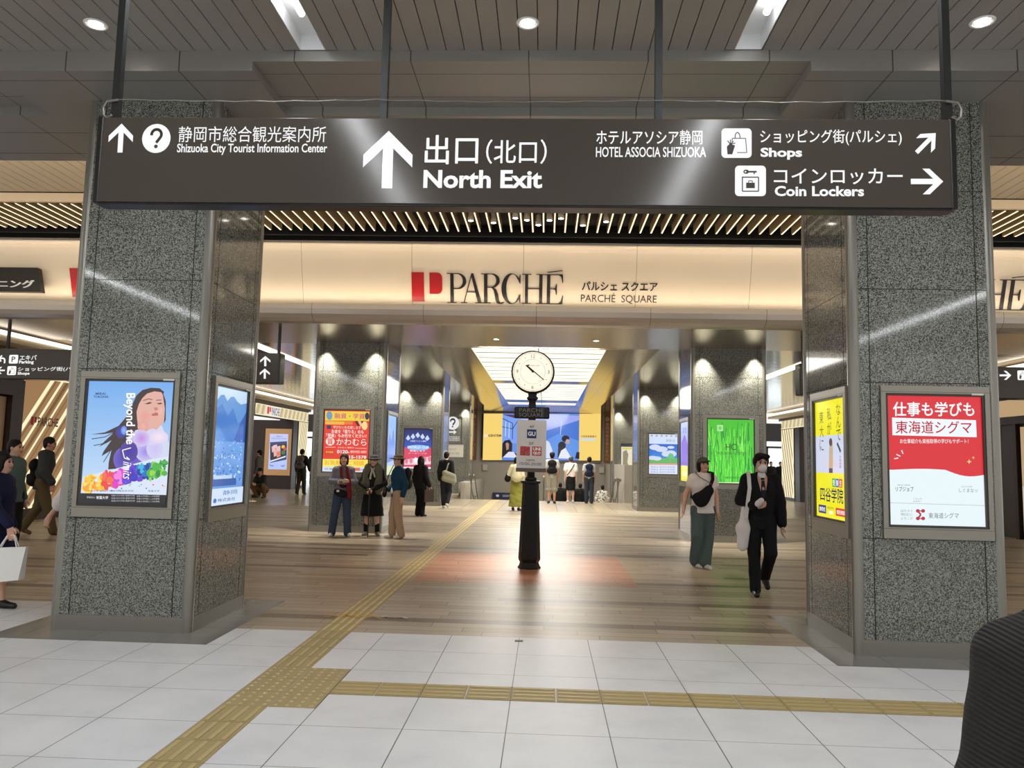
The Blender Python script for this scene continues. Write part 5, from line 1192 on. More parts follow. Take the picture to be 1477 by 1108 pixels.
mb = MB(); mb.prism([(-.018, 0), (.018, 0), (.024, -.035), (-.024, -.035)], (0, .098, J['neck'][2] - .022), (1, 0, 0), (0, .16, 1), .018)
mb.prism([(-.017, -.03), (.017, -.03), (.035, -.2), (.0, -.25), (-.035, -.2)], (0, .103, J['neck'][2] - .022), (1, 0, 0), (0, -.14, 1), .016); local(mb.build('necktie', cloth('dark_tie', (26, 28, 40), .5)), t)
maskob = wearit('mask', [hell(J, 0, .052, -.052, .056, .056, .052, .015), hell(J, 0, .09, -.035, .02, .02, .03, .02)], MASK, .007, 0)
mb = MB()
for q in (-1, 1): mb.tube([hpt(J, q * .05, .07, -.03), hpt(J, q * .078, .01, .0), hpt(J, q * .083, -.02, .0)], .0025, 5)
local(mb.build('mask_loop', MASK), maskob)
carried('tote_bag', 'off-white cloth tote bag on the shoulder of the suited person', 'bag', L, rz, [
    ('bag_body', [cone((.20, .02, .80), (.24, .06, .80), .07, .06, .03, .6), cone((.22, .05, .78), (.24, .06, .58), .085, .065, .05, .6), cone((.22, .06, 1.02), (.22, .06, .9), .04, .05, .03, .6)], WHT),
    ('strap', lambda mb: (ribbon(mb, [(.155, .0, 1.475), (.165, .09, 1.41), (.165, .125, 1.28), (.19, .13, 1.10), (.21, .12, .92)], .045, .006, [(0, 0, 1), (0, 1, .5), (0, 1, 0), (0, 1, 0), (0, 1, 0)]), ribbon(mb, [(.155, .0, 1.475), (.16, -.08, 1.42), (.18, -.12, 1.25), (.21, -.08, .9)], .045, .006, [(0, 0, 1), (0, -1, .5), (0, -1, 0), (0, -1, 0)])), WHT)])
carried('white_paper_bundle', 'white folded cloth held in the hand of the suited person', 'cloth', L, rz, [('fold', [cone((.09, .245, 1.10), (.06, .265, 1.14), .04, .034, .02, .7)], WHT), ])

# 2 woman in a cap, white T-shirt and grey green jeans
L = (2.40, 11.95, 0); rz = PI + .16
t, J = person('person in a grey cap, white T-shirt and loose grey-green jeans', L, rz, 1.66, vox=.009, cvox=.011, hair='bob', shoes=OFFW, wear=[], pitch=.12, yaw=.1,
              knR=(.13, .10, .49), anR=(.10, -.06, .085), toR=(.06, .08, .03), knL=(-.06, .06, .49), anL=(.0, .08, .085), toL=(-.03, .22, .03),
              elR=(.25, -.06, 1.13), wrR=(.30, -.02, .90), haR=(.2, .25, -.9), elL=(-.22, -.02, 1.10), wrL=(-.21, .06, .86), haL=(.1, .3, -.9))
s = J['s']
wearit('jeans', pants_prims(J, .024, .98, True, .068), GREENJ, .012, .005); wearit('t_shirt', top_prims(J, .03, 'cap', .86, .198, sl=.02), WHT, .011, .005)
mb = MB(); P, F = sdf_mesh([hell(J, 0, -.01, .055, .086, .104, .075, .02), hell(J, 0, .12, .048, .062, .065, .012, .03), hell(J, 0, .03, -.03, .09, .12, .058, .01, True)], .008); np_mesh('cap', P, F, cloth('grey_cap', (82, 80, 76)), t)
carried('crossbody_bag', 'black crossbody bag on the chest of the person in the cap', 'bag', L, rz, [
    ('bag_body', [cone((-.02, .19, 1.16), (.10, .19, 1.03), .08, .10, .05, .5), cone((.10, .19, 1.03), (.17, .17, 1.06), .09, .05, .05, .5)], BLK),
    ('strap', lambda mb: (ribbon(mb, [(-.02, .20, 1.18), (-.09, .165, 1.33), (-.125, .06, 1.43), (-.12, -.03, 1.44), (-.05, -.14, 1.25), (.12, -.15, 1.1), (.2, .03, 1.06), (.17, .17, 1.05)], .05, .008, [(0, 1, 0), (0, 1, .3), (0, .6, 1), (0, -.3, 1), (0, -1, 0), (0, -1, 0), (1, 0, 0), (0, 1, 0)])), BLK), ('cord', lambda mb: mb.tube([(.13, .03, 1.43), (.10, .13, 1.36), (-.03, .195, 1.28), (-.08, .19, 1.24)], .006, 6), cloth('brown_cord', (120, 80, 60)))])

# 3 three women standing in front of the column
L = (-3.93, 15.05, 0); rz = PI + .22
t, J = person('person with folded arms in a grey cardigan with a red scarf', L, rz, 1.60, hair='bob', hairm=HAIRD, shoes=OFFW, wear=[], yaw=-.12,
              knR=(.14, .03, .49), anR=(.19, .0, .085), toR=(.23, .14, .03), knL=(-.10, .03, .49), anL=(-.13, .02, .085), toL=(-.22, .14, .03),
              elR=(.245, .05, 1.12), wrR=(.02, .235, 1.13), haR=(-1, .1, .1), thR=(0, .3, 1), elL=(-.24, .06, 1.12), wrL=(-.03, .20, 1.10), haL=(1, .25, .1), thL=(0, .3, 1))
wearit('jeans', pants_prims(J, .02, 1.0, True, .058), DENIM, .013, .004); wearit('cardigan', top_prims(J, .028, 'long', .86, .19, sl=.012), GREY, .013, .004)
wearit('blouse', [cone(J['neck'] + V3(0, .03, -.05), (0, .13, 1.0), .06, .07, .03, .6)], cloth('dark_red_blouse', (54, 22, 26)), .012, 0)
wearit('scarf', [cone((-.06, .13, 1.33), (-.11, .165, 1.12), .032, .034, .02), cone((-.11, .165, 1.08), (-.13, .165, .78), .042, .055, .03), cone((.05, .13, 1.33), (.03, .16, 1.16), .028, .03, .02)], WINE, .012)
wearit('collar', [cone((.07, .06, 1.36), (.035, .11, 1.28), .02, .014, .01), cone((-.07, .06, 1.36), (-.04, .11, 1.30), .02, .014, .01)], WHT, .008, 0)
carried('pouch', 'black waist pouch with a white tag on the person with folded arms', 'bag', L, rz, [('bag_body', [cone((.10, .175, .86), (-.02, .19, .82), .065, .075, .04, .6)], BLK), ('tag', lambda mb: mb.box((.06, .225, .86), (.11, .235, .90)), WHT)])
backpack('tan rucksack on the back of the person with folded arms', L, rz, J, TAN, .15, .36, .09, -.16, False, 1.02)
L = (-3.40, 15.32, 0); rz = PI + .0
t, J = person('person in a dark brimmed hat, grey vest and long black skirt leaning on a cane', L, rz, 1.58, hair='short', hairm=HAIRD, shoes=mat('grey_shoe', (118, 112, 100), .6), wear=[], skin=SKIN,
              anR=(.12, -.02, .085), toR=(.15, .11, .03), anL=(-.12, -.02, .085), toL=(-.17, .10, .03),
              elR=(.255, .02, 1.10), wrR=(.035, .24, .985), haR=(-.6, .5, -.35), thR=(0, .5, 1), elL=(-.255, .02, 1.10), wrL=(-.045, .245, .975), haL=(.6, .45, -.4), thL=(0, .5, 1))
wearit('blouse', top_prims(J, .03, 'long', .84, .18, sl=.014), cloth('black_blouse', (22, 21, 22)), .013, .004)
wearit('vest', [cone((q * .10, .06, 1.34), (q * .125, .075, .90), .075, .10, .03, .75) for q in (-1, 1)] + [cone((0, -.08, 1.32), (0, -.06, .9), .13, .17, .04, .5), cone((0, .16, 1.4), (0, .2, .8), .055, .05, .015, 1, True)], cloth('grey_vest', (98, 94, 80)), .012, .003)
wearit('skirt', skirt_prims(J, .42, .15, .25), BLK, .013, .006)
wearit('scarf', [cone((q * .05, .06, 1.345), (0, .115, 1.28), .022, .02, .01) for q in (-1, 1)] + [cone((.01, .12, 1.27), (.03, .14, 1.12), .018, .022, .01), cone((-.02, .12, 1.27), (-.06, .14, 1.16), .018, .02, .01)], cloth('pale_scarf', (186, 182, 170)), .009, 0)
wearit('sock', [cone(J['an' + d] + V3(0, 0, .0), J['an' + d] + V3(0, .005, .13), .046, .05, .01) for d in 'RL'], BLK, .010, 0)
def brim_hat(mt, tilt=0, rb=.172): wearit('hat', [hell(J, 0, -.008, .075, .092, .106, .062, .02), hell(J, 0, .012, .045, rb, rb * 1.05, .018, .012), hell(J, 0, -.01, -.01, .083, .098, .06, .008, True)], mt, .009, 0)
brim_hat(DGREY)
carried('walking_cane', 'black walking cane under both hands of the person in the dark hat', 'cane', L, rz, [('shaft', lambda mb: mb.tube([(.0, .30, .0), (.0, .285, .90)], .011, 10), BLKSH), ('handle', lambda mb: mb.tube([(-.06, .285, .915), (.0, .285, .92), (.06, .285, .905)], .014, 10), BLKSH)])
L = (-2.84, 14.98, 0); rz = PI / 2 + .45
t, J = person('person in a khaki hat, teal jacket and beige trousers turned to the left', L, rz, 1.60, hair='short', hairm=HAIRD, shoes=OFFW, wear=[], yaw=.1,
              knR=(.09, .06, .49), anR=(.09, .06, .085), toR=(.11, .2, .03), knL=(-.09, .0, .49), anL=(-.09, -.08, .085), toL=(-.1, .06, .03),
              elR=(.23, .0, 1.10), wrR=(.18, .16, .96), haR=(-.2, .8, -.4), elL=(-.215, -.10, 1.11), wrL=(-.22, -.05, .86), haL=(0, .2, -1))
wearit('trousers', pants_prims(J, .022, 1.0, True, .055), BEIGE, .013, .005); wearit('shirt', [cone(J['neck'] + V3(0, .03, -.06), (0, .085, .90), .07, .07, .03, .7)], WHT, .012, .002)
jk = top_prims(J, .03, 'long', .86, .17, sl=.016) + [cone((.0, .22, 1.42), (.0, .26, .75), .075, .09, .02, 1, True)]; wearit('jacket', jk, TEAL, .013, .004); brim_hat(KHAKI)
carried('shoulder_pouch', 'small black bag on a strap at the front of the person in teal', 'bag', L, rz, [('bag_body', [cone((.16, .2, .92), (.12, .23, .84), .06, .07, .03, .6)], BLK), ('strap', lambda mb: mb.tube([(.13, .22, .95), (.12, .16, 1.2), (.10, .07, 1.40)], .008, 6), BLK)])
backpack('dark rucksack on the back of the person in the teal jacket', L, rz, J, cloth('dark_rucksack', (40, 38, 44)), .14, .38, .08, -.15, False)

# 4 behind them
L = (-3.30, 20.6, 0); rz = -.5
t, J = person('person with long black hair in black clothes walking behind the three women', L, rz, 1.58, hair='long', face=False, shoes=BLKSH, vox=.011, wear=[], elR=(.22, -.02, 1.10), wrR=(.25, .10, .86), knL=(-.09, .1, .5), anL=(-.09, .02, .085))
wearit('trousers', pants_prims(J, .03, 1.0), BLK, .014, .004); wearit('jacket', top_prims(J, .03, 'long', .8, .19), cloth('black_jacket', (26, 22, 24)), .014, .004)
carried('document_bag', 'flat dark brown bag carried by the person with long black hair', 'bag', L, rz, [('bag_body', lambda mb: mb.box((.245, -.16, .38), (.275, .24, .70)), cloth('dark_brown_leather', (58, 46, 36), .5)), ('handle', lambda mb: mb.tube([(.26, -.02, .70), (.26, -.01, .775), (.26, .09, .775), (.26, .10, .70)], .009, 6), BLK)])
L = (-3.06, 24.0, 0); rz = -.15
t, J = person('person in a black jacket walking away with a large grey-green shoulder bag', L, rz, 1.74, hair='short', face=False, shoes=OFFW, vox=.011, wear=[], knR=(.09, .10, .50), anR=(.09, -.13, .16), toR=(.1, -.02, .05), knL=(-.09, .07, .49), anL=(-.08, .10, .085), toL=(-.09, .24, .03))
wearit('trousers', pants_prims(J, .02, .96), cloth('dark_navy_trousers', (30, 32, 40)), .014, .004); wearit('jacket', top_prims(J, .03, 'long', .82, .18), BLK, .014, .004)
wearit('collar', [cone(J['neck'] - V3(0, 0, .01), J['neck'] + V3(0, 0, .025), .064, .06, .01)], WHT, .010, 0)
carried('shoulder_bag', 'large grey-green shoulder bag on the person walking away beside the stairs', 'bag', L, rz, [('bag_body', [cone((.02, -.20, 1.08), (.28, -.17, .98), .09, .09, .03, .6), cone((.0, -.20, .92), (.30, -.17, .84), .09, .09, .04, .6)], SAGE), ('strap', lambda mb: ribbon(mb, [(.05, -.2, 1.12), (.10, -.14, 1.35), (.13, -.02, 1.475), (.15, .08, 1.40)], .04, .006, [(0, -1, 0), (0, -1, .3), (0, 0, 1), (0, 1, .4)]), SAGE)])
# 5 near the stairs
L = (-.86, 23.7, 0); rz = -.25
t, J = person('person in a cream blouse and lime green skirt, half hidden by the clock post', L, rz, 1.63, hair='bob', face=False, shoes=BLKSH, vox=.011, wear=[], elL=(-.25, .0, 1.12), wrL=(-.20, .1, .95))
wearit('skirt', skirt_prims(J, .13, .15, .24), LIME, .014, .008); wearit('blouse', top_prims(J, .03, 'half', .92, .16), CREAMC, .014, .004)
carried('cream_backpack', 'cream backpack on the person in the lime green skirt', 'backpack', L, rz, [('bag_body', [cone((.06, -.2, 1.28), (.06, -.2, 1.02), .14, .16, .05, .7)], CREAMC)])
carried('black_bag', 'black bag at the side of the person in the lime green skirt', 'bag', L, rz, [('bag_body', [cone((-.24, -.02, 1.12), (-.28, -.02, .95), .07, .10, .04, .7)], BLK)])
L = (.25, 28.0, 0); rz = .0
t, J = person('person in a dark cap and grey shorts with a black backpack, seen from behind', L, rz, 1.84, fem=False, hair='short', face=False, shoes=BLKSH, vox=.012, wear=[], skin=SKIN_D)
wearit('shorts', pants_prims(J, .03, .52, False, .085), GRSH, .014, .004); wearit('t_shirt', top_prims(J, .03, 'short', .86, .17), LGRY, .014, .004)
wearit('cap', [hell(J, 0, -.01, .05, .09, .104, .078, .02), hell(J, 0, .12, .04, .06, .06, .012, .02)], BLK, .010, 0)
backpack('black backpack on the person in grey shorts', L, rz, J, BLK, .16, .46, .10)
L = (.95, 28.8, 0)
t, J = person('person in a white T-shirt and black knee-length skirt, seen from behind', L, .05, 1.70, hair='short', hairm=mat('grey_black_hair', (60, 60, 58), .6), face=False, shoes=OFFW, vox=.012, wear=[])
wearit('skirt', skirt_prims(J, .46, .15, .185), BLK, .014, .004); wearit('t_shirt', top_prims(J, .035, 'short', .92, .17), WHT, .014, .004)
mb = MB(); ribbon(mb, [(.13, -.1, 1.42), (.0, -.165, 1.2), (-.15, -.15, 1.0)], .03, .006, [(0, -1, .4), (0, -1, 0), (0, -1, 0)]); local(mb.build('bag_strap', BLK), t)
L = (1.62, 28.6, 0)
t, J = person('person in dark jeans with a navy backpack, seen from behind', L, -.05, 1.70, hair='short', face=False, shoes=OFFW, vox=.012, wear=[], skin=SKIN_D)
wearit('jeans', pants_prims(J, .018, 1.0, True, .055), cloth('dark_jeans', (44, 50, 60)), .014, .004); wearit('t_shirt', top_prims(J, .02, 'short', .9, .16), LGRY, .014, .004)
backpack('navy backpack on the person in dark jeans', L, -.05, J, cloth('navy_nylon', (24, 28, 52)), .15, .44, .09)
for x, y, hr, lab, hat_ in ((.62, 31.2, 1.62, 'person in black with a white cap going down the stairs', 1), (1.42, 31.3, 1.60, 'person in a black top going down the stairs between two others', 0)):
    z = -.16 * (int((y - 29.6) / .3) + 1); L = (x, y, z); t, J = person(lab, L, .0, hr, hair='short', face=False, vox=.012, shoes=BLKSH, wear=[], elR=(.27, .0, 1.12), elL=(-.27, .0, 1.12))
    wearit('trousers', pants_prims(J, .02), BLK, .015, .003); wearit('jacket', top_prims(J, .06, 'half', .80, .24), BLK, .015, .004)
    if hat_: wearit('cap', [hell(J, 0, -.01, .045, .09, .104, .078, .02), hell(J, 0, .11, .03, .06, .06, .012, .02)], WHT, .010, 0)
def m_yukata():
    m, nt, b = new_mat('flower_print_cotton'); tc = nt.nodes.new('ShaderNodeTexCoord'); v = nt.nodes.new('ShaderNodeTexVoronoi'); v.inputs['Scale'].default_value = 13; nt.links.new(tc.outputs['Object'], v.inputs['Vector'])
    c = ramp(nt, v.outputs['Distance'], [(0.0, rgb(40, 42, 48)), (.34, rgb(52, 54, 60)), (.40, rgb(214, 210, 198)), (1, rgb(220, 216, 204))]); nt.links.new(c, b.inputs['Base Color']); b.inputs['Roughness'].default_value = .8; return m
YUK = m_yukata(); L = (2.30, 31.2, -.96)
t, J = person('person in a black and white flowered robe going down the stairs', L, .1, 1.56, hair='short', face=False, vox=.012, shoes=BLKSH, wear=[], elR=(.25, .0, 1.12), elL=(-.25, .0, 1.12))
wearit('robe', top_prims(J, .05, 'half', .8, .19, sl=.03) + skirt_prims(J, .12, .16, .19), YUK, .014, .004)
# 6 left aisle
L = (-9.98, 27.1, 0); rz = PI - .35
t, J = person('person squatting on the floor of the left aisle in brown trousers', L, rz, 1.68, fem=False, skin=SKIN_D, hair='short', vox=.011, shoes=BLKSH, wear=[], pitch=-.45,
              pelvis=(0, -.16, .30), waist=(0, -.10, .44), chest=(0, .02, .62), neck=(0, .08, .79), head=(0, .13, .93), shR=(.165, .06, .74), shL=(-.165, .06, .74), elR=(.24, .16, .50), elL=(-.24, .16, .50), wrR=(.06, .34, .48), wrL=(-.06, .34, .46), haR=(-.5, .8, .2), haL=(.5, .8, .2), thR=(0, 0, 1), thL=(0, 0, 1),
              hiR=(.09, -.14, .28), hiL=(-.09, -.14, .28), knR=(.25, .22, .44), knL=(-.25, .22, .44), anR=(.17, .03, .085), anL=(-.17, .03, .085), toR=(.21, .19, .03), toL=(-.21, .19, .03))
wearit('trousers', pants_prims(J, .02, 1.0, False), cloth('brown_trousers', (104, 78, 50)), .014, .003)
wearit('jacket', [cone((0, -.12, .36), J['chest'], .15, .165, .05, .8), cone(J['shL'], J['shR'], .075, .075, .05)] + [c for d in 'RL' for c in (cone(J['sh' + d], J['el' + d], .065, .055, .03), cone(J['el' + d], J['wr' + d], .055, .042, .02))], cloth('dark_green_jacket', (40, 46, 42)), .013, .003)
L = (-9.50, 30.0, 0)
t, J = person('person walking away with a grey backpack in the left aisle', L, -.1, 1.76, fem=False, hair='short', face=False, vox=.012, shoes=BLKSH, wear=[], knR=(.09, .06, .49), anR=(.1, .08, .085), toR=(.11, .22, .03), anL=(-.1, -.1, .085), toL=(-.11, .04, .03), elR=(.26, .0, 1.12), wrR=(.30, .08, .9))
wearit('trousers', pants_prims(J, .02, 1.0, False), cloth('dark_slacks', (56, 54, 50)), .014, .004); wearit('jacket', top_prims(J, .03, 'long', .84, .17, False), cloth('dark_top', (36, 36, 36)), .014, .004)
backpack('grey backpack on the person walking away in the left aisle', L, -.1, J, cloth('grey_nylon', (112, 104, 94)), .17, .46, .10, pocket=cloth('dark_grey_nylon', (80, 76, 70)))
L = (-10.45, 28.0, 0)
t, J = person('person in a grey shirt and black trousers behind the squatting one', L, PI / 2, 1.68, fem=False, hair='short', face=False, vox=.012, shoes=BLKSH, wear=[])
wearit('trousers', pants_prims(J, .02, 1.0, False), BLK, .015, .003); wearit('shirt', top_prims(J, .03, 'long', .86, .17, False), cloth('mid_grey_shirt', (96, 92, 88)), .015, .003)
for x, y, lab, r_ in ((-11.75, 39.0, 'dark clothed person far off by the left glass exit', .3), (11.75, 41.0, 'dark clothed person with a companion far off by the right glass exit', PI), (12.35, 41.4, 'dark clothed person rightmost by the right glass exit', PI)):
    L = (x, y, 0); t, J = person(lab, L, r_, 1.72, hair='short', face=False, vox=.014, shoes=BLKSH, wear=[]); wearit('trousers', pants_prims(J, .02), BLK, .016, .003); wearit('jacket', top_prims(J, .035, 'long', .8, .18), BLK, .016, .003)
# 7 left edge of the picture
L = (-5.46, 7.6, 0); rz = -PI / 2 + .1
t, J = person('person in a long navy dress carrying a white paper bag at the left edge', L, rz, 1.53, hair='bob', vox=.0085, cvox=.011, shoes=BLKSH, wear=[], knR=(.08, .12, .49), anR=(.08, .16, .085), toR=(.09, .30, .03), knL=(-.08, .0, .48), anL=(-.08, -.15, .10), toL=(-.09, -.02, .03),
              elR=(.23, .10, 1.10), wrR=(.235, .27, .90), haR=(0, .22, -1), thR=(-.2, 1, .2))
wearit('dress', top_prims(J, .03, 'long', .86, .18, sl=.012) + skirt_prims(J, .44, .15, .21), NAVY, .012, .004)
hb = J['wrR'] + V3(0, .02, -.085)
def bagm(mb):
    x0, y0, z0 = hb; x0 += .0
    A = [(x0 - .05, y0 - .22, z0 - .46), (x0 + .06, y0 - .22, z0 - .46), (x0 + .06, y0 + .13, z0 - .42), (x0 - .05, y0 + .13, z0 - .42)]; B = [(x0 - .02, y0 - .25, z0 - .13), (x0 + .02, y0 - .25, z0 - .13), (x0 + .025, y0 + .16, z0 - .11), (x0 - .02, y0 + .16, z0 - .11)]
    mb.raw(A + B, [(3, 2, 1, 0), (0, 1, 5, 4), (1, 2, 6, 5), (2, 3, 7, 6), (3, 0, 4, 7)])
carried('paper_bag', 'white paper shopping bag in the hand of the person in navy', 'bag', L, rz, [('bag_body', bagm, mat('white_paper', (232, 230, 226), .7)), ('handle', lambda mb: [mb.tube([hb + V3(dx, -.10, -.13), hb + V3(dx * .3, -.03, .0), hb + V3(dx * .3, .03, .0), hb + V3(dx, .07, -.12)], .006, 6) for dx in (-.02, .02)], mat('white_cord', (236, 234, 230), .7))])
L = (-7.45, 10.6, 0); rz = -PI / 2
t, J = person('person in a grey-green shirt with short black hair near the left edge', L, rz, 1.69, hair='short', vox=.010, shoes=BLKSH, wear=[], elR=(.23, .0, 1.1), wrR=(.22, .08, .87))
wearit('trousers', pants_prims(J, .03, 1.0), BLK, .014, .004); wearit('shirt', top_prims(J, .03, 'long', .84, .18, sl=.014), DGRN, .013, .004)
L = (-9.2, 13.9, 0); rz = -PI / 2 + .35
t, J = person('person in a dark grey jacket and olive trousers walking right by the striped gold wall', L, rz, 1.79, fem=False, skin=SKIN_D, hair='short', vox=.010, shoes=BRWN, wear=[], pitch=-.1, head=(0, .075, 1.565), neck=(0, .05, 1.42), chest=(0, .04, 1.25), shR=(.175, .03, 1.375), shL=(-.175, .03, 1.375),
              knR=(.09, .12, .50), anR=(.09, .24, .085), toR=(.1, .38, .03), knL=(-.09, -.05, .48), anL=(-.09, -.27, .13), toL=(-.1, -.16, .03), elR=(.23, .06, 1.1), wrR=(.22, .2, .9))
wearit('trousers', pants_prims(J, .022, 1.0, False), OLIVE, .014, .004); wearit('jacket', top_prims(J, .03, 'long', .80, .185, False), CHAR, .013, .004)
backpack('black backpack on the person in the dark grey jacket by the gold wall', L, rz, J, BLK, .15, .46, .11, -.12, False, 1.14)
L = (-5.10, 8.75, 0); rz = -PI / 2
t, J = person('person in a loose white shirt mostly hidden behind the left column, one arm out', L, rz, 1.62, hair='bob', face=False, vox=.009, shoes=BLKSH, wear=[], elR=(.24, -.24, 1.12), wrR=(.25, -.44, .86), haR=(0, -.35, -1), thR=(-.2, -1, .3))
wearit('trousers', pants_prims(J, .02, 1.0), BEIGE, .014, .003); wearit('shirt', top_prims(J, .03, 'half', .86, .18, sl=.05), WHT, .012, .005)
# 8 close by at the right edge: ribbed sweater
def m_rib():
    m, nt, b = new_mat('ribbed_black_knit'); tc = nt.nodes.new('ShaderNodeTexCoord'); sx = nt.nodes.new('ShaderNodeSeparateXYZ'); nt.links.new(tc.outputs['Object'], sx.inputs[0])
    h = mathn(nt, 'MULTIPLY_ADD', sx.outputs[0], .5, sx.outputs[2]); h = mathn(nt, 'MULTIPLY_ADD', noise(nt, tc.outputs['Object'], 4, 1), .03, h)
    w = mathn(nt, 'SINE', mathn(nt, 'MULTIPLY', h, 2 * PI / .0105)); f = mathn(nt, 'MULTIPLY_ADD', w, .5, .5)
    nt.links.new(mixc(nt, f, rgb(7, 6, 6), rgb(36, 31, 27)), b.inputs['Base Color']); b.inputs['Roughness'].default_value = .8; bump(nt, b, f, .9, .006); return m  # rib highlights and groove shade also put into the colour, following the bump
L = (1.085, 1.60, 0); rz = -.12
t, J = person('person in a black ribbed sweater close to the camera at the right edge', L, rz, 1.555, hair='short', face=False, vox=.010, shoes=BLKSH, wear=[], shL=(-.172, -.012, 1.32), elL=(-.235, -.03, 1.05), wrL=(-.25, .04, .82))
wearit('trousers', pants_prims(J, .02), BLK, .014, .003); wearit('sweater', top_prims(J, .024, 'long', .84, .18, sl=.018), m_rib(), .009, .003)
# ================================================================ SHOP FRONTS OF THE SIDE AISLES
GOLD = (150, 114, 74); STR = (252, 240, 196); LITW = m_attr('lit_wall_panel', 0.95, gloss=False)
def striped(b, u0, v0, u1, v1, n, slope, widths, base=GOLD, flip=1):
    """diagonal light bars on a panel, clipped to it"""
    b.rect(u0, v0, u1, v1, base); H = v1 - v0
    for i in range(n):
        c = u0 + (u1 - u0) * (i / n) * 1.6 - slope * H * .6; w = widths[i % len(widths)]; col = STR if i % 2 == 0 else (112, 80, 48)
        P = [(c, v1), (c + slope * H, v0), (c + slope * H + w, v0), (c + w, v1)]
        if flip < 0: P = [(u0 + u1 - x, y) for x, y in P]
        def clip(P, ax, lim, keep):
            out = []
            for a, q in zip(P, P[1:] + P[:1]):
                ia, iq = keep(a[ax], lim), keep(q[ax], lim)
                if ia: out.append(a)
                if ia != iq: t_ = (lim - a[ax]) / (q[ax] - a[ax]); out.append(tuple(a[k] + (q[k] - a[k]) * t_ for k in (0, 1)))
            return out
        P = clip(P, 0, u0, lambda x, l: x >= l)
        if len(P) > 2: P = clip(P, 0, u1, lambda x, l: x <= l)
        if len(P) > 2: b.poly(P, col)
t = thing('striped_wall_panel', (-11.25, 17.6, 0), 'gold wall panel with glowing diagonal bars in the left aisle', 'wall panel')
MB().box((-11.3, 16.0, 0), (-11.2, 19.8, .24)).build('plinth', mat('plinth_brown', (66, 50, 38), .4), t)
MB().box((-11.3, 16.0, .24), (-11.22, 19.8, 3.16)).build('backing', DARKB, t)
b = Board((-11.215, 16.05, 3.14), (0, 3.75, 0), (0, 0, -2.88), step=.0003); striped(b, 0, 0, 1, 1, 32, .62, (.036, .012, .024, .03, .018, .008)); b.rect(0, 0, 1, .012, STR); b.rect(0, .985, 1, 1, STR); b.rect(0, 0, .012, 1, STR)
b.build('glowing_bars', LITW, t)
b = Board((-11.19, 16.35, 2.28), (0, .95, 0), (0, 0, -.26), step=.0003); b.rect(0, .1, .10, .8, (196, 40, 40)); b.rect(.12, .1, .2, .6, (196, 40, 40)); b.text('PARCHE', .24, .1, 1, .85, (96, 60, 44), .02); b.build('logo_lettering', PRINT, t)
t = thing('shop_entrance', (-11.2, 14.9, 0), 'dark brown shop entrance with a pale wooden door panel at the left edge', 'shop entrance')
mb = MB(); mb.box((-11.3, 15.62, 0), (-11.12, 15.98, 3.0)); mb.box((-11.3, 13.7, 2.66), (-11.12, 15.62, 3.0)); mb.build('portal_frame', DARKB, t)
MB().box((-11.3, 13.9, .05), (-11.24, 15.6, 2.62)).build('door_panel', mat('pale_wood', (190, 164, 128), .5), t)
b = Board((-11.235, 14.2, 2.1), (0, 1.1, 0), (0, 0, -1.2), step=.0003); b.rect(0, 0, 1, 1, (170, 190, 236)); b.build('door_screen', LIT_DIM, t)
def portal(sx, s, lab, zt, yb, xs_, zs_, scr, art):
    """striped portal: header and jamb on the wall line, dark block facing the square with an advertising screen"""
    t = thing('shop_portal', (sx, yb, 0), lab, 'shop entrance', 'striped shop portals of the aisles'); hz = zt - .5; Yj0, Yj1 = yb + .95, 36.3; ux = (0, 1, 0) if s > 0 else (0, -1, 0)
    a, c = sorted((sx, sx - s * .3)); mb = MB(); mb.box((a, 29.5, hz), (c, Yj1, zt)); mb.box((a, Yj0, 0), (c, Yj1, hz)); mb.build('portal_body', DARKB, t)
    L = Yj1 - 29.55; o = (sx + s * .01, 29.55 if s > 0 else Yj1, zt - .03); b = Board(o, (0, s * L, 0), (0, 0, -.44), step=.0008); striped(b, 0, 0, 1, 1, 40, .03, (.010, .006), base=(206, 190, 150)); b.rect(0, 0, 1, .05, STR); b.rect(0, .93, 1, 1, STR)
    if s > 0: b.rect(.16, 0, .40, 1, (236, 226, 204)); b.rect(.18, .15, .215, .8, (206, 50, 60)); b.rect(.22, .15, .245, .6, (206, 50, 60)); b.text('PARCHE', .26, .14, .395, .86, (60, 80, 160), .02)
    b.build('header_bars', LITW, t)
    Lj = Yj1 - Yj0 - .05; o = (sx + s * .01, (Yj0 + .02) if s > 0 else Yj1 - .03, hz); b = Board(o, (0, s * Lj, 0), (0, 0, -hz + .12), step=.0008); striped(b, 0, 0, 1, 1, 18, .7, (.07, .04), base=(206, 190, 150), flip=s); b.rect(0, 0, .05, 1, STR); b.rect(.93, 0, 1, 1, STR); b.build('jamb_bars', LITW, t)
    a, c = sorted((sx + s * .08, sx - s * 2.2)); MB().box((a, yb, 0), (c, yb + .6, hz)).build('dark_block', DARKB, t)
    mb = MB(); mb.box((xs_[0], yb - .05, zs_[0]), (xs_[1], yb, zs_[1])); mb.build('wood_frame', mat('self_lit_oak', (196, 152, 104), .5, emit=.25), t)  # oak frame lightened by a little emission, not a light source
    b = Board((scr[0], yb - .055, scr[3]), (scr[1] - scr[0], 0, 0), (0, 0, -(scr[3] - scr[2])), step=.001); art(b); b.build('screen_picture', SCREEN, t)
    return t
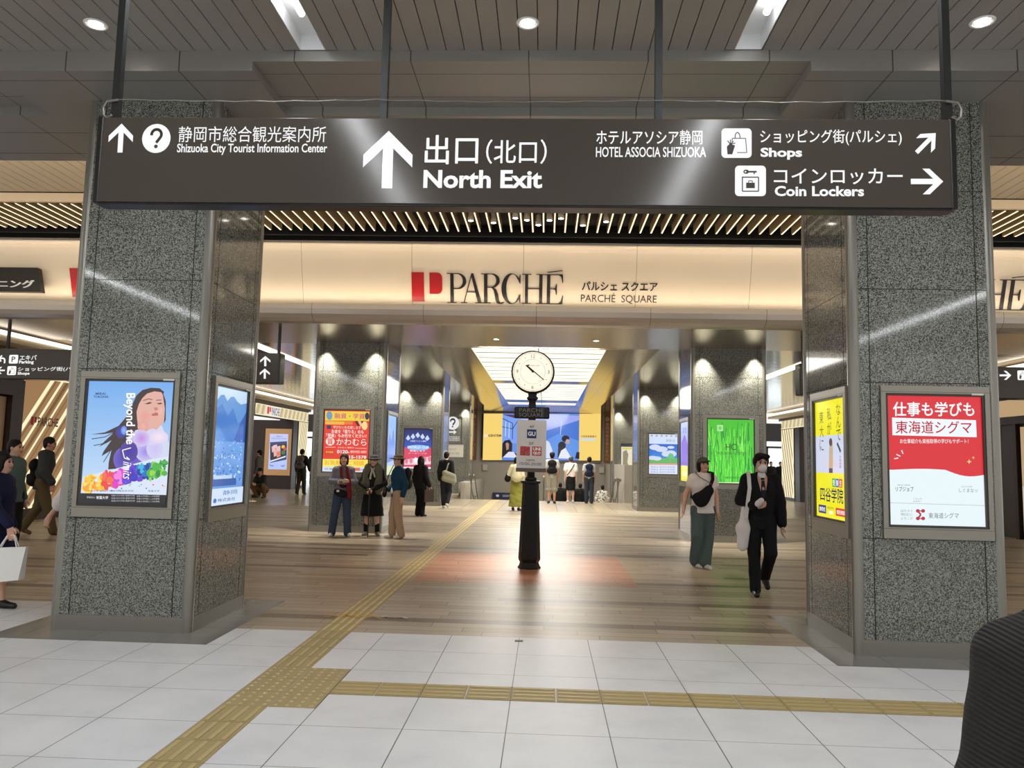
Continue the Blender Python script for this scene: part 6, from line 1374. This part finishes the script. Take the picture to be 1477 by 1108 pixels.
def food(b):
    b.grad(0, 0, 1, 1, (196, 206, 250), (176, 196, 250), 6); b.text('静岡駅弁', .36, .05, .70, .09, (80, 70, 120)); b.text('SHIZUOKA FOOD', .1, .11, .92, .15, (110, 120, 180)); b.poly([(.03, .24), (.95, .2), (.97, .72), (.1, .82)], (60, 66, 110)); b.poly([(.05, .33), (.95, .27), (.93, .58), (.2, .76), (.08, .7)], (40, 34, 34))
    for p, c in (((.12, .36), (226, 178, 180)), ((.2, .33), (236, 196, 196)), ((.3, .40), (214, 160, 166)), ((.38, .36), (230, 186, 190)), ((.24, .48), (222, 176, 180)), ((.4, .5), (206, 150, 156))): b.poly([(p[0], p[1]), (p[0] + .22, p[1] - .03), (p[0] + .24, p[1] + .12), (p[0] + .05, p[1] + .17)], c)
    b.ell(.53, .56, .10, .055, (236, 120, 50)); b.ell(.76, .36, .1, .05, (226, 190, 70)); b.ell(.86, .42, .08, .05, (214, 70, 50)); b.ell(.78, .52, .11, .06, (60, 120, 80)); b.line([(.1, .78), (.92, .63)], .035, (236, 240, 252)); b.line([(.1, .86), (.12, .90), (.3, .90)], .02, (50, 70, 150)); b.line([(.7, .90), (.86, .90), (.88, .86)], .02, (50, 70, 150))
def food2(b):
    b.grad(0, 0, 1, 1, (190, 222, 250), (160, 206, 250), 6); b.ell(.45, .5, .42, .2, (60, 40, 40)); b.ell(.42, .46, .3, .12, (206, 130, 120)); b.ell(.3, .42, .12, .06, (226, 190, 90)); b.ell(.6, .52, .14, .07, (150, 60, 50)); b.text('FOOD', .15, .1, .5, .16, (120, 140, 190)); b.line([(.1, .8), (.2, .86), (.5, .86)], .02, (60, 80, 150))
portal(-11.3, 1, 'white striped shop portal with a food screen at the end of the left aisle', 3.54, 34.0, (-12.45, -11.28), (.60, 2.66), (-12.25, -11.42, .86, 2.43), food)
portal(10.9, -1, 'white striped shop portal with a food screen at the end of the right aisle', 3.66, 33.6, (11.12, 12.35), (.56, 2.76), (11.30, 12.2, .82, 2.5), food2)
# shop front at the far right
t = thing('storefront', (10.85, 16.5, 0), 'dark framed shop front with a warm lit door panel at the right edge', 'storefront')
mb = MB(); BRZ = mat('bronze_frame', (58, 48, 42), .35, .5)
for y in (14.4, 15.4, 16.5, 17.15, 18.3, 19.4): mb.box((10.80, y, 0), (10.9, y + .12, 2.62))
mb.box((10.78, 14.4, 2.62), (10.9, 19.52, 2.80)); mb.build('frame', BRZ, t)
MB().box((10.86, 14.5, 2.80), (10.9, 19.5, 3.2)).build('transom', mat('self_lit_transom', (210, 180, 136), .5, emit=.5), t)  # warm light of the shop interior put into the transom as emission
b = Board((10.85, 18.2, 2.55), (0, -.9, 0), (0, 0, -2.45), step=.001); b.grad(0, 0, 1, .55, (196, 160, 108), (206, 176, 128), 10); b.grad(0, .55, 1, 1, (222, 210, 190), (206, 196, 176), 8); b.build('lit_door_panel', LIT_DIM, t)  # light on the wooden door painted in as glowing colour
MB().tube([(10.78, 17.1, .75), (10.78, 17.1, 1.35)], .018, 8).build('door_handle', BLACK, t)
t = thing('leaf_board_stand', (9.9, 15.45, 0), 'curved black-edged notice stand at the right edge of the right aisle', 'notice stand')
out = [(9.40, .30), (9.42, .55), (9.47, .80), (9.55, 1.05), (9.66, 1.28), (9.80, 1.45), (10.35, 1.45), (10.42, .30)]
MB().prism(out, (0, 15.5, 0), (1, 0, 0), (0, 0, 1), .05).build('black_edge', IRON, t)
b = Board((9.40, 15.443, 1.45), (1.02, 0, 0), (0, 0, -1.15), step=.0008); b.poly([(.04, .97), (.06, .78), (.11, .56), (.18, .36), (.28, .16), (.40, .03), (.92, .03), (.97, .97)], (216, 210, 198)); random.seed(8)
for i in range(4):
    for j in range(6):
        x0, y0 = .16 + .05 * (5 - j) + .19 * i, .06 + .15 * j
        if x0 < .82: b.rect(x0, y0, x0 + .15, y0 + .11, random.choice([(150, 120, 100), (110, 130, 160), (190, 170, 150), (120, 140, 110), (200, 90, 80)]))
b.build('notice_sheets', PRINT, t)
mb = MB(); mb.tube([(9.35, 15.2, .02), (9.62, 15.47, .06), (9.62, 15.47, .34)], .02, 8); mb.tube([(10.4, 15.2, .02), (10.2, 15.47, .06), (10.2, 15.47, .34)], .02, 8); mb.tube([(9.62, 15.47, .06), (9.62, 15.8, .02)], .02, 8); mb.tube([(10.2, 15.47, .06), (10.2, 15.8, .02)], .02, 8); mb.build('foot', IRON, t)

# ================================================================ SMALL THINGS ON FLOOR, STAIRS, WALLS
tag(MB().box((-.235, 6.86, 0), (-.165, 6.91, .004)).build('floor_plate', mat('dark_floor_plate', (70, 72, 74), .5, .4)), 'small dark metal plate let into the white tile joint', 'floor plate')
mb = MB(); random.seed(4); TAPE = [mat('orange_tape', (214, 164, 70), .6), mat('black_tape', (46, 44, 42), .6), mat('white_tape', (206, 202, 196), .6)]
for i in range(22):
    x = -2.08 + .78 * i / 22 + random.uniform(-.01, .01); y = 7.66 + random.uniform(-.03, .03); a = random.uniform(-.6, .6); w = random.uniform(.012, .03); mb.m = 0 if i < 15 else 1 + i % 2
    if i < 15: y += random.uniform(-.05, .06)
    zt = .0092; dx, dy = math.cos(a) * .035, math.sin(a) * .035; mb.poly([(x - dx, y - dy, zt), (x + dx, y + dy, zt), (x + dx - dy * .5, y + dy + w, zt), (x - dx - dy * .5, y - dy + w, zt)])
tag(mb.build('torn_floor_tape', TAPE), 'torn strip of orange and black tape across the yellow path', 'tape')
for x, lab in ((-2.78, 'steel stair handrail on the left side of the stairs'), (.05, 'steel stair handrail in the middle of the stairs, behind the clock post'), (2.74, 'steel stair handrail on the right side of the stairs')):
    t = thing('stair_handrail', (x, 29.5, 0), lab, 'handrail', 'handrails of the stairs')
    for dx in (-.09, .09): MB().tube([(x + dx, 29.25, .80), (x + dx, 29.2, .90), (x + dx, 29.35, .94), (x + dx, 29.6, .90), (x + dx, 33.6, -1.23)], .022, 8).build('rail', STEEL, t, True)
    mb = MB()
    for yy, z0, z1 in ((29.45, 0, .92), (31.2, -.96, .05)): mb.bar((x, yy, z0), (x, yy, z1), .05, .05)
    mb.bar((x - .09, 29.45, .88), (x + .09, 29.45, .88), .03, .03); mb.bar((x - .09, 31.2, .03), (x + .09, 31.2, .03), .03, .03); mb.build('post', STEEL_D, t)
for x, lab in ((-3.02, 'small grey box on the end wall left of the stairs'), (3.28 - .45, 'small grey box on the end wall right of the stairs')):
    MBx = MB(); MBx.box((x - .12, 38.97, .95), (x + .12, 39.05, 1.25)); tag(MBx.build('wall_box', mat('wall_box_grey', (176, 170, 158), .5), bevel=.01), lab, 'box', 'boxes on the end wall')
t = thing('low_blue_sign', (-2.15, 39.0, -.55), 'dark blue low sign board at the foot of the end wall', 'sign')
MB().box((-2.6, 38.96, -.45), (-1.6, 39.05, -.14)).build('board', mat('dark_blue_board', (26, 34, 74), .4), t)
b = Board((-2.6, 38.955, -.14), (1.0, 0, 0), (0, 0, -.31), step=.001); b.ell(.25, .5, .08, .22, (200, 206, 226)); b.text('EXIT', .5, .3, .8, .7, (180, 186, 206)); b.mb = MB(); b.k = 0; b.ell(.25, .5, .08, .22, (200, 206, 226)); b.rect(.5, .35, .85, .48, (150, 156, 180)); b.rect(.5, .55, .8, .66, (150, 156, 180)); b.build('lettering', PRINT, t)
for x, lab in ((-1.0, 'left small downlight in the low metal ceiling before the luminous panel'), (.95, 'right small downlight in the low metal ceiling before the luminous panel')):
    t = thing('downlight', (x, 15.0, 3.9), lab, 'ceiling light', 'downlights of the low ceiling')
    MB().lathe([(.06, .01), (.065, -.004), (.08, -.004), (.082, .0)], (x, 15.0, 3.9), 20).build('trim_ring', STEEL, t, True); MB().lathe([(.05, -.005), (.001, -.006)], (x, 15.0, 3.9), 16).build('lamp_lens', DL, t)
